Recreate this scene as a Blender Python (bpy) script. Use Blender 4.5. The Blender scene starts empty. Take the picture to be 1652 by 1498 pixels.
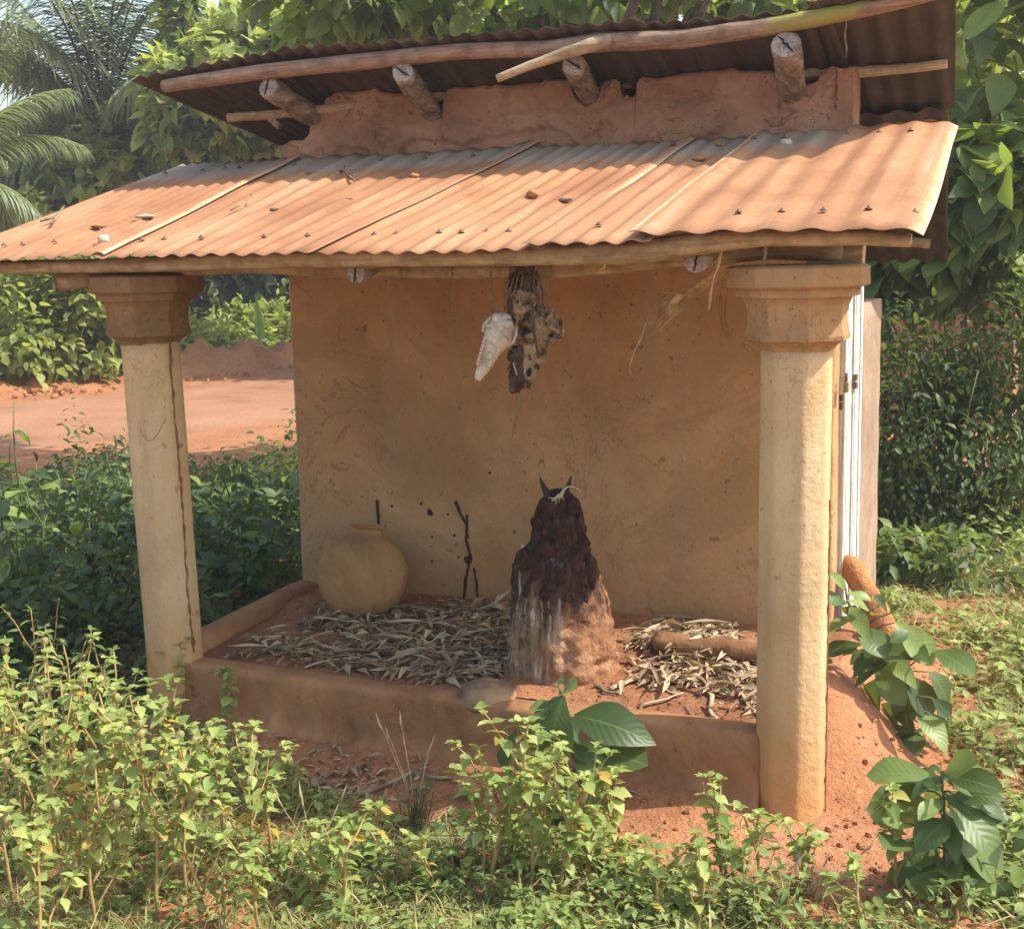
import bpy, math, random
import numpy as np
from mathutils import Vector, Matrix, noise as mnoise

# ------------------------------------------------------------------ scene, camera, light
S = bpy.context.scene
C = S.collection
PI = math.pi
CAM = np.array([0.7703, -3.913, 1.686])
YAW, PITCH, ROLL, FPX = 0.4022, 0.1575, -0.0211, 2200.0      # focal length in pixels of a 1652 px wide frame
PW, PH = 1652.0, 1498.0
_f = np.array([-math.sin(YAW)*math.cos(PITCH), math.cos(YAW)*math.cos(PITCH), -math.sin(PITCH)])
_r0 = np.array([math.cos(YAW), math.sin(YAW), 0.0]); _u0 = np.cross(_r0, _f)
_r = math.cos(ROLL)*_r0 + math.sin(ROLL)*_u0
_u = -math.sin(ROLL)*_r0 + math.cos(ROLL)*_u0
cd = bpy.data.cameras.new('camera'); cam = bpy.data.objects.new('camera', cd); C.objects.link(cam)
cd.sensor_fit = 'HORIZONTAL'; cd.sensor_width = 36.0; cd.lens = FPX/PW*36.0
cd.clip_start = 0.05; cd.clip_end = 600.0
cam.matrix_world = Matrix(((_r[0], _u[0], -_f[0], CAM[0]), (_r[1], _u[1], -_f[1], CAM[1]), (_r[2], _u[2], -_f[2], CAM[2]), (0, 0, 0, 1)))
S.camera = cam

SUN_EL, SUN_AZ = math.radians(51.0), math.radians(14.0)       # azimuth from +X towards +Y
w = bpy.data.worlds.new('World'); S.world = w; w.use_nodes = True
wn = w.node_tree; wn.nodes.clear()
wo = wn.nodes.new('ShaderNodeOutputWorld'); wb = wn.nodes.new('ShaderNodeBackground'); ws = wn.nodes.new('ShaderNodeTexSky')
ws.sky_type = 'NISHITA'; ws.sun_disc = False
ws.sun_elevation = SUN_EL; ws.sun_rotation = math.radians(90) - SUN_AZ
ws.altitude = 0; ws.air_density = 1.3; ws.dust_density = 2.6; ws.ozone_density = 1.0
wb.inputs['Strength'].default_value = 0.15
wt = wn.nodes.new('ShaderNodeMix'); wt.data_type = 'RGBA'; wt.blend_type = 'MULTIPLY'; wt.inputs[0].default_value = 1.0; wt.inputs[7].default_value = (1.0, 0.98, 0.935, 1)   # warm dusty air
wn.links.new(ws.outputs['Color'], wt.inputs[6]); wn.links.new(wt.outputs[2], wb.inputs['Color']); wn.links.new(wb.outputs['Background'], wo.inputs['Surface'])
sl = bpy.data.lights.new('sun', 'SUN'); so = bpy.data.objects.new('sun', sl); C.objects.link(so)
sl.energy = 3.15; sl.angle = math.radians(0.55); sl.color = (1.0, 0.945, 0.85)
_sd = Vector((math.cos(SUN_EL)*math.cos(SUN_AZ), math.cos(SUN_EL)*math.sin(SUN_AZ), math.sin(SUN_EL)))
so.rotation_euler = _sd.to_track_quat('Z', 'Y').to_euler(); so.location = (6, 2, 9)
vs = S.view_settings; vs.view_transform = 'Standard'; vs.look = 'None'; vs.gamma = 1.0; vs.use_curve_mapping = False
vs.exposure = 1.12
S.cycles.max_bounces = 6; S.cycles.transparent_max_bounces = 4; S.cycles.use_denoising = True
S.cycles.transmission_bounces = 3

# ------------------------------------------------------------------ survey helpers (photo sight line -> real plane)
def ray(px, py):
    d = _f*FPX + _r*(px - PW/2) - _u*(py - PH/2)
    return d/np.linalg.norm(d)
def at(px, py, ax, v):
    d = ray(px, py); return CAM + d*((v - CAM[ax])/d[ax])
def on(px, py, pl):                                            # pl = (a,b,c): z = a x + b y + c
    d = ray(px, py); t = (pl[0]*CAM[0] + pl[1]*CAM[1] + pl[2] - CAM[2])/(d[2] - pl[0]*d[0] - pl[1]*d[1])
    return CAM + d*t
def far(px, py, dist):
    return CAM + dist*(_f + _r*(px - PW/2)/FPX - _u*(py - PH/2)/FPX)

HAZE = 0.0025
R = random.Random(7)
NR = np.random.RandomState(11)

# ------------------------------------------------------------------ numpy noise
def _hash(i, j, k, s):
    n = (i*374761393 + j*668265263 + k*2147483647 + s*1274126177).astype(np.int64) & 0xffffffff
    n = ((n ^ (n >> 13))*1274126177) & 0xffffffff
    n = n ^ (n >> 16)
    return (n & 0xffff)/65535.0
def vnoise(p, s=0):
    p = np.asarray(p, float); f = np.floor(p).astype(np.int64); t = p - f; t = t*t*(3 - 2*t)
    out = 0
    for dx in (0, 1):
        for dy in (0, 1):
            for dz in (0, 1):
                h = _hash(f[..., 0]+dx, f[..., 1]+dy, f[..., 2]+dz, s)
                out = out + h*(t[..., 0] if dx else 1-t[..., 0])*(t[..., 1] if dy else 1-t[..., 1])*(t[..., 2] if dz else 1-t[..., 2])
    return out*2 - 1
def fbm(p, o=4, s=0):
    p = np.asarray(p, float); a, v = 0.5, 0
    for i in range(o):
        v = v + a*vnoise(p*(2**i) + 17.3*i, s+i); a *= 0.5
    return v

# ------------------------------------------------------------------ objects
def tag(o, label=None, cat=None, group=None, kind=None):
    if label: o['label'] = label
    if cat: o['category'] = cat
    if group: o['group'] = group
    if kind: o['kind'] = kind
    return o
def thing(name, label, cat, loc=(0, 0, 0), group=None):
    o = bpy.data.objects.new(name, None); C.objects.link(o); o.location = loc; o.empty_display_size = 0.05
    return tag(o, label, cat, group)
def link(name, me, parent=None, loc=None, mw=None):
    o = bpy.data.objects.new(name, me); C.objects.link(o)
    if parent is not None: o.parent = parent
    if mw is not None: o.matrix_basis = mw
    elif loc is not None: o.location = loc
    return o

class MB:
    """collects shapes for ONE mesh; every vertex carries (tint, side, along)"""
    def __init__(s): s.v = []; s.f = []; s.a = []
    def add(s, vs_, fs, a=None):
        b = len(s.v); s.v += [tuple(map(float, q)) for q in vs_]; s.f += [tuple(i+b for i in q) for q in fs]
        s.a += (a if a is not None else [(0.5, 0.0, 0.0)]*len(vs_))
    def box(s, lo, hi, rot=None, c=None):
        x0, y0, z0 = lo; x1, y1, z1 = hi
        p = [(x0,y0,z0),(x1,y0,z0),(x1,y1,z0),(x0,y1,z0),(x0,y0,z1),(x1,y0,z1),(x1,y1,z1),(x0,y1,z1)]
        if rot is not None: p = [tuple(rot @ Vector(q)) for q in p]
        if c is not None: p = [tuple(Vector(q) + Vector(c)) for q in p]
        s.add(p, [(0,3,2,1),(4,5,6,7),(0,1,5,4),(1,2,6,5),(2,3,7,6),(3,0,4,7)])
    def rings(s, rings, cap=(True, True), a=None):
        n = len(rings[0]); v = [q for r in rings for q in r]; f = []
        for i in range(len(rings)-1):
            for j in range(n):
                k = (j+1) % n; f.append((i*n+j, i*n+k, (i+1)*n+k, (i+1)*n+j))
        if cap[0]: f.append(tuple(range(n-1, -1, -1)))
        if cap[1]: f.append(tuple((len(rings)-1)*n + j for j in range(n)))
        s.add(v, f, a)
    def tube(s, path, rad, seg=6, cap=(True, True), wob=0.0, seed=0, flat=1.0):
        P = [Vector(q) for q in path]; n = len(P)
        rad = [rad]*n if not hasattr(rad, '__len__') else rad
        rings = []; up = Vector((0.13, 0.21, 0.97))
        for i in range(n):
            t = (P[min(i+1, n-1)] - P[max(i-1, 0)]).normalized()
            if abs(t.dot(up)) > 0.97: up = Vector((0.9, 0.3, 0.1))
            x = t.cross(up).normalized(); y = x.cross(t).normalized(); up = y
            ring = []
            for j in range(seg):
                th = 2*PI*j/seg; r = rad[i]
                if wob: r *= 1 + wob*mnoise.noise(P[i]*14 + Vector((math.cos(th)*2, math.sin(th)*2, seed)))
                ring.append(P[i] + x*(math.cos(th)*r) + y*(math.sin(th)*r*flat))
            rings.append(ring)
        s.rings(rings, cap)
    def lathe(s, prof, seg=24, c=(0, 0, 0), cap=(True, True), off=0.0):
        s.rings([[(c[0]+r*math.cos(2*PI*j/seg+off), c[1]+r*math.sin(2*PI*j/seg+off), c[2]+z) for j in range(seg)] for r, z in prof], cap)
    def lump(s, c, r, seg=8, rows=6, amp=0.25, seed=0, sq=(1, 1, 1), fr=1.5):
        rings = []
        for i in range(1, rows):
            ph = PI*i/rows
            ring = []
            for j in range(seg):
                th = 2*PI*j/seg; d = Vector((math.sin(ph)*math.cos(th), math.sin(ph)*math.sin(th), -math.cos(ph)))
                k = r*(1 + amp*mnoise.noise(d*fr + Vector((seed*3.1, seed*1.7, seed))))
                ring.append((c[0]+d.x*k*sq[0], c[1]+d.y*k*sq[1], c[2]+d.z*k*sq[2]))
            rings.append(ring)
        s.rings(rings)
    def mesh(s, name, mat=None, smooth=True):
        me = bpy.data.meshes.new(name); me.from_pydata(s.v, [], s.f)
        at_ = me.attributes.new('leaf', 'FLOAT_VECTOR', 'POINT'); at_.data.foreach_set('vector', np.array(s.a, np.float32).ravel())
        if smooth: me.polygons.foreach_set('use_smooth', [True]*len(me.polygons))
        if mat: me.materials.append(mat)
        me.update(); return me
    def build(s, name, mat, parent=None, loc=None, smooth=True, origin=None):
        if origin is not None:
            o = Vector(origin); s.v = [(q[0]-o.x, q[1]-o.y, q[2]-o.z) for q in s.v]
            if loc is None: loc = o
        return link(name, s.mesh(name, mat, smooth), parent, loc)

def grid_mesh(name, X, mat, parent=None, smooth=True, flip=False):
    """X: (n,m,3) array of points"""
    n, m = X.shape[:2]
    idx = np.arange(n*m).reshape(n, m)
    q = np.stack([idx[:-1, :-1], idx[1:, :-1], idx[1:, 1:], idx[:-1, 1:]], -1).reshape(-1, 4)
    if flip: q = q[:, ::-1]
    return raw_mesh(name, X.reshape(-1, 3), q, mat, parent, smooth)
def raw_mesh(name, v, q, mat, parent=None, smooth=True, attr=None, loc=None):
    me = bpy.data.meshes.new(name); k = q.shape[1]
    me.vertices.add(len(v)); me.vertices.foreach_set('co', np.ascontiguousarray(v, np.float32).ravel())
    me.loops.add(q.size); me.loops.foreach_set('vertex_index', np.ascontiguousarray(q, np.int32).ravel())
    me.polygons.add(len(q)); me.polygons.foreach_set('loop_start', np.arange(0, q.size, k, dtype=np.int32))
    try: me.polygons.foreach_set('loop_total', np.full(len(q), k, np.int32))
    except Exception: pass
    me.polygons.foreach_set('use_smooth', np.full(len(q), smooth))
    if attr is not None:
        a = me.attributes.new('leaf', 'FLOAT_VECTOR', 'POINT'); a.data.foreach_set('vector', np.ascontiguousarray(attr, np.float32).ravel())
    if mat: me.materials.append(mat)
    me.update(calc_edges=True); me.validate()
    return link(name, me, parent, loc)

# ------------------------------------------------------------------ leaves
def leaf_tpl(widths, wid=0.5, fold=0.3, droop=0.25, wave=0.0, curl=0.0):
    n = len(widths); v = []; a = []
    for i, wv in enumerate(widths):
        t = i/(n-1); z = -droop*t*t + curl*math.sin(t*PI)
        h = wv*wid*0.5
        for sx in (-1, 0, 1):
            v.append((sx*h*math.cos(fold), t, z + abs(sx)*h*math.sin(fold) + wave*h*math.sin(7*t + sx*2)*abs(sx))); a.append((0.5, sx, t))
    f = []
    for i in range(n-1):
        b = i*3; f += [(b, b+1, b+4, b+3), (b+1, b+2, b+5, b+4)]
    return np.array(v), np.array(f), np.array(a)
OVATE = [0.12, 0.85, 1.0, 0.62, 0.05]
_rs = lambda w_: [float(q) for q in np.interp(np.linspace(0, 1, 11), np.linspace(0, 1, 7), w_)]
OVATE7 = _rs([0.1, 0.62, 0.93, 1.0, 0.86, 0.55, 0.03])
HEART = [0.45, 1.0, 0.95, 0.6, 0.04]
HEART7 = [0.3, 0.72, 0.94, 1.0, 0.98, 0.92, 0.82, 0.68, 0.48, 0.24, 0.02]
LANCE = [0.1, 0.6, 1.0, 0.75, 0.03]
OBOV7 = [0.1, 0.28, 0.47, 0.64, 0.79, 0.91, 0.98, 0.99, 0.88, 0.58, 0.06]
QUICK = [0.2, 1.0, 0.06]

def frames(d, up):
    d = d/np.linalg.norm(d, axis=1, keepdims=True)
    x = np.cross(d, up); x /= (np.linalg.norm(x, axis=1, keepdims=True) + 1e-9)
    z = np.cross(x, d); return np.stack([x, d, z], -1)           # columns
def scatter(tpl, pos, d, up, sc, tint):
    tv, tf, ta = tpl; M = frames(d, up)
    v = np.einsum('nij,kj->nki', M, tv)*sc[:, None, None] + pos[:, None, :]
    f = tf[None] + (np.arange(len(pos))*len(tv))[:, None, None]
    a = np.repeat(ta[None], len(pos), 0).copy(); a[:, :, 0] = tint[:, None]
    return v.reshape(-1, 3), f.reshape(-1, tf.shape[1]), a.reshape(-1, 3)
def leaf_mass(name, parts, mat, parent=None, loc=None, kind='stuff'):
    V, Fq, A = [], [], []; b = 0
    for (v, f, a) in parts:
        V.append(v); Fq.append(f+b); A.append(a); b += len(v)
    o = raw_mesh(name, np.concatenate(V), np.concatenate(Fq), mat, parent, True, np.concatenate(A), loc)
    if kind: o['kind'] = kind
    return o
def unit(n, rs=NR):
    v = rs.normal(size=(n, 3)); return v/np.linalg.norm(v, axis=1, keepdims=True)
def blob_leaves(tpl, c, rad, n, size, droop=-0.25, tint=(0.15, 0.75), rs=NR, shell=0.45, clumps=0):
    """leaves spread through an ellipsoid, denser towards its skin, gathered in clumps"""
    c = np.array(c, float); rad = np.array(rad, float)
    if clumps:
        cc = unit(clumps, rs)*(rs.uniform(0.35, 1.0, (clumps, 1))**0.6)
        k = rs.randint(0, clumps, n); u = cc[k] + rs.normal(size=(n, 3))*0.16
        ct = rs.uniform(-0.16, 0.16, clumps)[k]
    else:
        u = unit(n, rs)*(rs.uniform(shell, 1.0, (n, 1))**0.7); ct = 0
    pos = c + u*rad
    d = u*0.7 + rs.normal(size=(n, 3))*0.55; d[:, 2] += droop
    up = np.tile([[0.0, 0.0, 1.0]], (n, 1)) + rs.normal(size=(n, 3))*0.35
    return scatter(tpl, pos, d, up, rs.uniform(size[0], size[1], n), np.clip(rs.uniform(tint[0], tint[1], n) + ct, 0, 1))
def leaf_mw(p, d, up, s):
    M = frames(np.array([d], float), np.array([up], float))[0]*s
    return Matrix(((M[0,0], M[0,1], M[0,2], p[0]), (M[1,0], M[1,1], M[1,2], p[1]), (M[2,0], M[2,1], M[2,2], p[2]), (0, 0, 0, 1)))
def tpl_mesh(name, tpl, mat):
    m = MB(); m.add(tpl[0].tolist(), tpl[1].tolist(), [tuple(q) for q in tpl[2]]); return m.mesh(name, mat)

# ------------------------------------------------------------------ materials
def nt(name):
    m = bpy.data.materials.new(name); m.use_nodes = True; t = m.node_tree; t.nodes.clear()
    return m, t, (lambda k, **kw: _nd(t, k, kw))
def _nd(t, k, kw):
    n = t.nodes.new(k)
    for a, b in kw.items():
        if a in ('ins',):
            for i, val in b.items():
                if hasattr(val, 'is_linked'): t.links.new(val, n.inputs[i])
                else: n.inputs[i].default_value = val
        else: setattr(n, a, b)
    return n
def col(c): return (c[0], c[1], c[2], 1.0)
def ramp(t, fac, stops):
    n = t.nodes.new('ShaderNodeValToRGB'); t.links.new(fac, n.inputs[0]); e = n.color_ramp.elements
    while len(e) < len(stops): e.new(0.5)
    for i, (p, c) in enumerate(stops):
        e[i].position = p; e[i].color = col(c) if hasattr(c, '__len__') else (c, c, c, 1)
    return n.outputs[0]
def mixc(N, fac, a, b, mode='MIX'):
    n = N('ShaderNodeMix', data_type='RGBA', blend_type=mode)
    for i, v in ((0, fac), (6, a), (7, b)):
        if hasattr(v, 'is_linked'): n.id_data.links.new(v, n.inputs[i])
        else: n.inputs[i].default_value = v if i == 0 else col(v)
    return n.outputs[2]
def noise_(N, vec, scale, detail=4, rough=0.55, dist=0.0):
    return N('ShaderNodeTexNoise', ins={'Vector': vec, 'Scale': scale, 'Detail': detail, 'Roughness': rough, 'Distortion': dist}).outputs[0]
def finish(t, N, color, rough=0.9, bumps=(), spec=0.25, metal=0.0, extra=None):
    h = None
    for (src, strength, dist) in bumps:
        b = N('ShaderNodeBump', ins={'Height': src, 'Strength': strength, 'Distance': dist})
        if h is not None: t.links.new(h, b.inputs['Normal'])
        h = b.outputs[0]
    p = N('ShaderNodeBsdfPrincipled', ins={'Roughness': rough, 'Specular IOR Level': spec, 'Metallic': metal})
    if hasattr(color, 'is_linked'): t.links.new(color, p.inputs['Base Color'])
    else: p.inputs['Base Color'].default_value = col(color)
    if h is not None: t.links.new(h, p.inputs['Normal'])
    o = N('ShaderNodeOutputMaterial'); t.links.new(p.outputs[0], o.inputs['Surface'])
    return p
def coords(N, kind='Object', scale=None):
    v = N('ShaderNodeTexCoord').outputs[kind]
    if scale: v = N('ShaderNodeMapping', ins={'Vector': v, 'Scale': scale}).outputs[0]
    return v
def simple(name, stops, scale=6, rough=0.9, fine=60, bump=0.3, bdist=0.01, stretch=None, detail=5, spec=0.2, speck=None, metal=0.0):
    m, t, N = nt(name); v = coords(N, 'Object', stretch)
    a = noise_(N, v, scale, detail, 0.6); b = noise_(N, v, fine, 3, 0.6)
    c = ramp(t, a, stops)
    c = mixc(N, ramp(t, b, [(0.3, 0.0), (0.75, 0.35)]), c, (stops[0][1][0]*0.55, stops[0][1][1]*0.55, stops[0][1][2]*0.55))
    if speck: c = mixc(N, ramp(t, noise_(N, v, speck[0], 2, 0.5), [(speck[1], 0.0), (speck[1]+0.04, 1.0)]), c, speck[2])
    finish(t, N, c, rough, ((a, bump*0.6, bdist*2), (b, bump, bdist)), spec, metal)
    return m
def leaf_mat(name, lo, mid, hi, mode='attr', trans=0.35, rough=0.45, rib=(0.25, 0.32, 0.1), rib_w=0.09, vein=0.0, dead=None):
    m, t, N = nt(name)
    at_ = N('ShaderNodeAttribute', attribute_name='leaf'); sp = N('ShaderNodeSeparateXYZ', ins={0: at_.outputs['Vector']})
    if mode == 'attr': tv = sp.outputs[0]
    else: tv = N('ShaderNodeObjectInfo').outputs['Random']
    stops = [(0.0, lo), (0.5, mid), (0.93, hi)]
    if dead: stops = [(0.0, lo), (0.45, mid), (0.955, hi), (0.985, dead)]
    c = ramp(t, tv, stops)
    g = noise_(N, coords(N, 'Object'), 9 if mode == 'attr' else 3.5, 3)
    c = mixc(N, ramp(t, g, [(0.35, 0.0), (0.7, 0.35)]), c, (lo[0]*0.8, lo[1]*0.8, lo[2]*0.8))
    ab = N('ShaderNodeMath', operation='ABSOLUTE', ins={0: sp.outputs[1]}).outputs[0]
    rb = ramp(t, ab, [(0.0, 0.75), (rib_w, 0.0)])
    c = mixc(N, rb, c, rib)
    bumps = []
    if vein:
        al = N('ShaderNodeMath', operation='MULTIPLY_ADD', ins={0: sp.outputs[2], 1: 62.0, 2: 0.0}).outputs[0]
        sd = N('ShaderNodeMath', operation='MULTIPLY', ins={0: ab, 1: -14.0}).outputs[0]
        sm = N('ShaderNodeMath', operation='ADD', ins={0: al, 1: sd}).outputs[0]
        sn = N('ShaderNodeMath', operation='SINE', ins={0: sm}).outputs[0]
        ve = ramp(t, sn, [(0.0, 0.0), (0.86, 0.0), (1.0, 1.0)])
        c = mixc(N, N('ShaderNodeMath', operation='MULTIPLY', ins={0: ve, 1: vein*0.5}).outputs[0], c, rib)
        bumps.append((sn, vein*0.35, 0.01))
    h = None
    for (src, st, di) in bumps:
        h = N('ShaderNodeBump', ins={'Height': src, 'Strength': st, 'Distance': di}).outputs[0]
    p = N('ShaderNodeBsdfPrincipled', ins={'Base Color': c, 'Roughness': rough, 'Specular IOR Level': 0.35})
    tr = N('ShaderNodeBsdfTranslucent', ins={'Color': mixc(N, 0.55, c, (hi[0]*1.3, hi[1]*1.25, hi[2]*0.5))})
    if h is not None: t.links.new(h, p.inputs['Normal'])
    mx = N('ShaderNodeMixShader', ins={0: trans, 1: p.outputs[0], 2: tr.outputs[0]})
    o = N('ShaderNodeOutputMaterial'); t.links.new(mx.outputs[0], o.inputs['Surface'])
    return m

# ------------------------------------------------------------------ material library
def soil_material():
    m, t, N = nt('laterite_soil'); v = coords(N)
    a = noise_(N, v, 1.3, 6, 0.62); b = noise_(N, v, 34, 5, 0.65); g = noise_(N, v, 7, 5, 0.6)
    c = ramp(t, a, [(0.25, (0.26, 0.11, 0.052)), (0.5, (0.39, 0.172, 0.082)), (0.78, (0.46, 0.235, 0.13))])
    c = mixc(N, ramp(t, g, [(0.45, 0.0), (0.7, 0.5)]), c, (0.27, 0.125, 0.065))
    c = mixc(N, ramp(t, b, [(0.55, 0.0), (0.72, 0.45)]), c, (0.52, 0.30, 0.18))
    c = mixc(N, ramp(t, b, [(0.25, 0.5), (0.42, 0.0)]), c, (0.16, 0.065, 0.03))
    k = noise_(N, v, 120, 3, 0.7); c = mixc(N, ramp(t, k, [(0.58, 0.0), (0.68, 0.5)]), c, (0.55, 0.33, 0.20)); c = mixc(N, ramp(t, k, [(0.30, 0.5), (0.40, 0.0)]), c, (0.15, 0.06, 0.03))
    finish(t, N, c, 0.95, ((g, 0.7, 0.04), (b, 0.9, 0.02), (k, 0.6, 0.005)), 0.1); return m
SOIL = soil_material()
def litter_soil():
    m, t, N = nt('littered_soil'); v = coords(N)
    a = noise_(N, v, 3, 6, 0.65); b = noise_(N, v, 60, 5, 0.7)
    c = ramp(t, a, [(0.3, (0.20, 0.085, 0.045)), (0.6, (0.36, 0.16, 0.075)), (0.8, (0.44, 0.22, 0.11))])
    c = mixc(N, ramp(t, b, [(0.55, 0.0), (0.66, 0.6)]), c, (0.5, 0.33, 0.2))
    c = mixc(N, ramp(t, b, [(0.28, 0.6), (0.42, 0.0)]), c, (0.13, 0.055, 0.03))
    finish(t, N, c, 0.95, ((a, 0.5, 0.02), (b, 0.8, 0.012)), 0.1); return m
FLOOR = litter_soil()
def plaster(name, lo, mid, hi, grey=0.0, sc=1.6, splash=None, crack=0.55):
    m, t, N = nt(name); v = coords(N)
    a = noise_(N, v, sc, 6, 0.6, 0.4); b = noise_(N, v, 45, 4, 0.6); s = noise_(N, coords(N, 'Object', (9, 9, 0.7)), 1.4, 4, 0.6)
    st = noise_(N, v, 0.9, 7, 0.66, 1.2)
    c = ramp(t, a, [(0.28, lo), (0.5, mid), (0.75, hi)])
    c = mixc(N, ramp(t, st, [(0.50, 0.0), (0.53, 0.30), (0.66, 0.42)]), c, lo)
    if grey: c = mixc(N, ramp(t, s, [(0.5, 0.0), (0.72, grey)]), c, (0.34, 0.27, 0.19))
    c = mixc(N, ramp(t, b, [(0.62, 0.0), (0.74, 0.3)]), c, hi)
    c = mixc(N, ramp(t, noise_(N, v, 21, 3, 0.5), [(0.69, 0.0), (0.73, 0.6)]), c, (lo[0]*0.45, lo[1]*0.45, lo[2]*0.45))
    ck = noise_(N, v, sc*1.5, 5, 0.62, 1.6); ck = N('ShaderNodeMath', operation='ABSOLUTE', ins={0: N('ShaderNodeMath', operation='SUBTRACT', ins={0: ck, 1: 0.5}).outputs[0]}).outputs[0]
    gate = ramp(t, noise_(N, v, sc*0.8, 3, 0.5), [(0.48, 0.0), (0.62, crack)])
    crk = N('ShaderNodeMath', operation='MULTIPLY', ins={0: ramp(t, ck, [(0.0, 1.0), (0.012, 0.0)]), 1: gate}).outputs[0]
    c = mixc(N, crk, c, (lo[0]*0.4, lo[1]*0.4, lo[2]*0.4))
    ed_ = noise_(N, v, sc*0.55, 6, 0.6, 0.9)
    c = mixc(N, ramp(t, ed_, [(0.44, 0.0), (0.475, 0.24), (0.49, 0.06), (0.60, 0.0), (0.63, 0.14), (0.8, 0.2)]), c, lo)
    c = mixc(N, ramp(t, noise_(N, v, 62, 2, 0.5), [(0.70, 0.0), (0.73, 0.65)]), c, (lo[0]*0.4, lo[1]*0.4, lo[2]*0.4))
    if splash:                                                   # rain-splashed red earth at the foot
        z = N('ShaderNodeSeparateXYZ', ins={0: v}).outputs[2]
        zz = N('ShaderNodeMath', operation='MULTIPLY_ADD', ins={0: a, 1: 0.35, 2: z}).outputs[0]
        c = mixc(N, ramp(t, N('ShaderNodeMath', operation='MULTIPLY', ins={0: zz, 1: 1.0/splash[0]}).outputs[0], [(0.25, 0.85), (0.95, 0.0)]), c, splash[1])
    finish(t, N, c, 0.92, ((a, 0.4, 0.03), (noise_(N, v, 13, 5, 0.7), 0.45, 0.014), (b, 0.45, 0.006)), 0.12); return m
WALL = plaster('ochre_mud_plaster', (0.31, 0.17, 0.075), (0.475, 0.275, 0.125), (0.55, 0.345, 0.175), 0.45, splash=(0.75, (0.42, 0.21, 0.095)))
UPPER = plaster('pink_mud_plaster', (0.20, 0.105, 0.062), (0.34, 0.185, 0.115), (0.42, 0.26, 0.175), 0.2, 3.6, crack=1.0)
PARA = plaster('parapet_mud', (0.23, 0.11, 0.05), (0.38, 0.185, 0.085), (0.44, 0.25, 0.135), 0.1, 3.6, crack=0.9)
COLM = plaster('column_render', (0.46, 0.31, 0.16), (0.60, 0.44, 0.25), (0.66, 0.52, 0.33), 0.35, 2.2, splash=(0.85, (0.52, 0.26, 0.095)))
CAPM = plaster('capital_render', (0.28, 0.17, 0.08), (0.42, 0.265, 0.13), (0.50, 0.34, 0.19), 0.1, 3.0)
GREYB = plaster('bare_block_render', (0.25, 0.17, 0.12), (0.36, 0.26, 0.185), (0.44, 0.33, 0.25), 0.3, 4.0)
def rust(name, lo, mid, hi, dust, streak=1.0, scale=1.0, grey_top=False):
    m, t, N = nt(name); v = coords(N)
    a = noise_(N, v, 2.2*scale, 6, 0.6); s = noise_(N, coords(N, 'Object', (16, 0.8, 0.8)), 1.0, 5, 0.6); b = noise_(N, v, 70, 3, 0.6)
    c = ramp(t, a, [(0.28, lo), (0.5, mid), (0.74, hi)])
    big = noise_(N, coords(N, 'Object', (1.0, 0.6, 1.0)), 3.1, 7, 0.7, 0.8)
    c = mixc(N, ramp(t, big, [(0.52, 0.0), (0.60, 0.5), (0.75, 0.6)]), c, lo)
    c = mixc(N, ramp(t, s, [(0.38, 0.55*streak), (0.55, 0.0)]), c, lo)
    c = mixc(N, ramp(t, s, [(0.55, 0.0), (0.75, 0.5*streak)]), c, dust)
    if grey_top:                                                     # upper ends turn grey, fading out towards the right end
        X_, Y_ = [N('ShaderNodeSeparateXYZ', ins={0: v}).outputs[i] for i in (0, 1)]
        yy = N('ShaderNodeMath', operation='MULTIPLY_ADD', ins={0: a, 1: 0.10, 2: Y_}).outputs[0]
        zm = N('ShaderNodeMapRange', ins={0: yy, 1: 0.72, 2: 0.80, 3: 0.0, 4: 0.9}).outputs[0]
        xm = N('ShaderNodeMapRange', ins={0: X_, 1: -0.10, 2: 0.06, 3: 1.0, 4: 0.0}).outputs[0]
        c = mixc(N, N('ShaderNodeMath', operation='MULTIPLY', ins={0: zm, 1: xm}).outputs[0], c, mixc(N, ramp(t, s, [(0.35, 0.0), (0.65, 1.0)]), (0.28, 0.215, 0.16), (0.40, 0.325, 0.25)))
    c = mixc(N, ramp(t, b, [(0.60, 0.0), (0.75, 0.25)]), c, (lo[0]*0.5, lo[1]*0.5, lo[2]*0.5))
    finish(t, N, c, 0.72, ((b, 0.12, 0.002),), 0.25); return m
RUST = rust('rusted_dusty_iron', (0.26, 0.115, 0.055), (0.39, 0.192, 0.092), (0.45, 0.255, 0.14), (0.50, 0.33, 0.21), 0.85, grey_top=True)
RUSTU = rust('dark_iron_underside', (0.042, 0.033, 0.027), (0.080, 0.064, 0.052), (0.115, 0.094, 0.078), (0.13, 0.11, 0.09))  # very dark iron, mainly for the upper sheets' undersides
RUSTB = rust('dark_weathered_iron', (0.075, 0.042, 0.03), (0.12, 0.072, 0.052), (0.17, 0.11, 0.08), (0.16, 0.12, 0.09))
def dusty_edge():
    m, t, N = nt('pale_dusty_edge'); v = coords(N)
    sd = N('ShaderNodeSeparateXYZ', ins={0: N('ShaderNodeAttribute', attribute_name='leaf').outputs['Vector']}).outputs[1]
    a = noise_(N, v, 9, 5, 0.65); k = N('ShaderNodeMath', operation='MULTIPLY_ADD', ins={0: a, 1: 1.1, 2: sd}).outputs[0]
    c = ramp(t, N('ShaderNodeMath', operation='MULTIPLY', ins={0: k, 1: 0.5}).outputs[0], [(0.38, (0.385, 0.182, 0.098)), (0.62, (0.50, 0.32, 0.18)), (0.78, (0.60, 0.46, 0.30))])
    finish(t, N, c, 0.85, (), 0.15); return m
DUST = dusty_edge()
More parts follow.
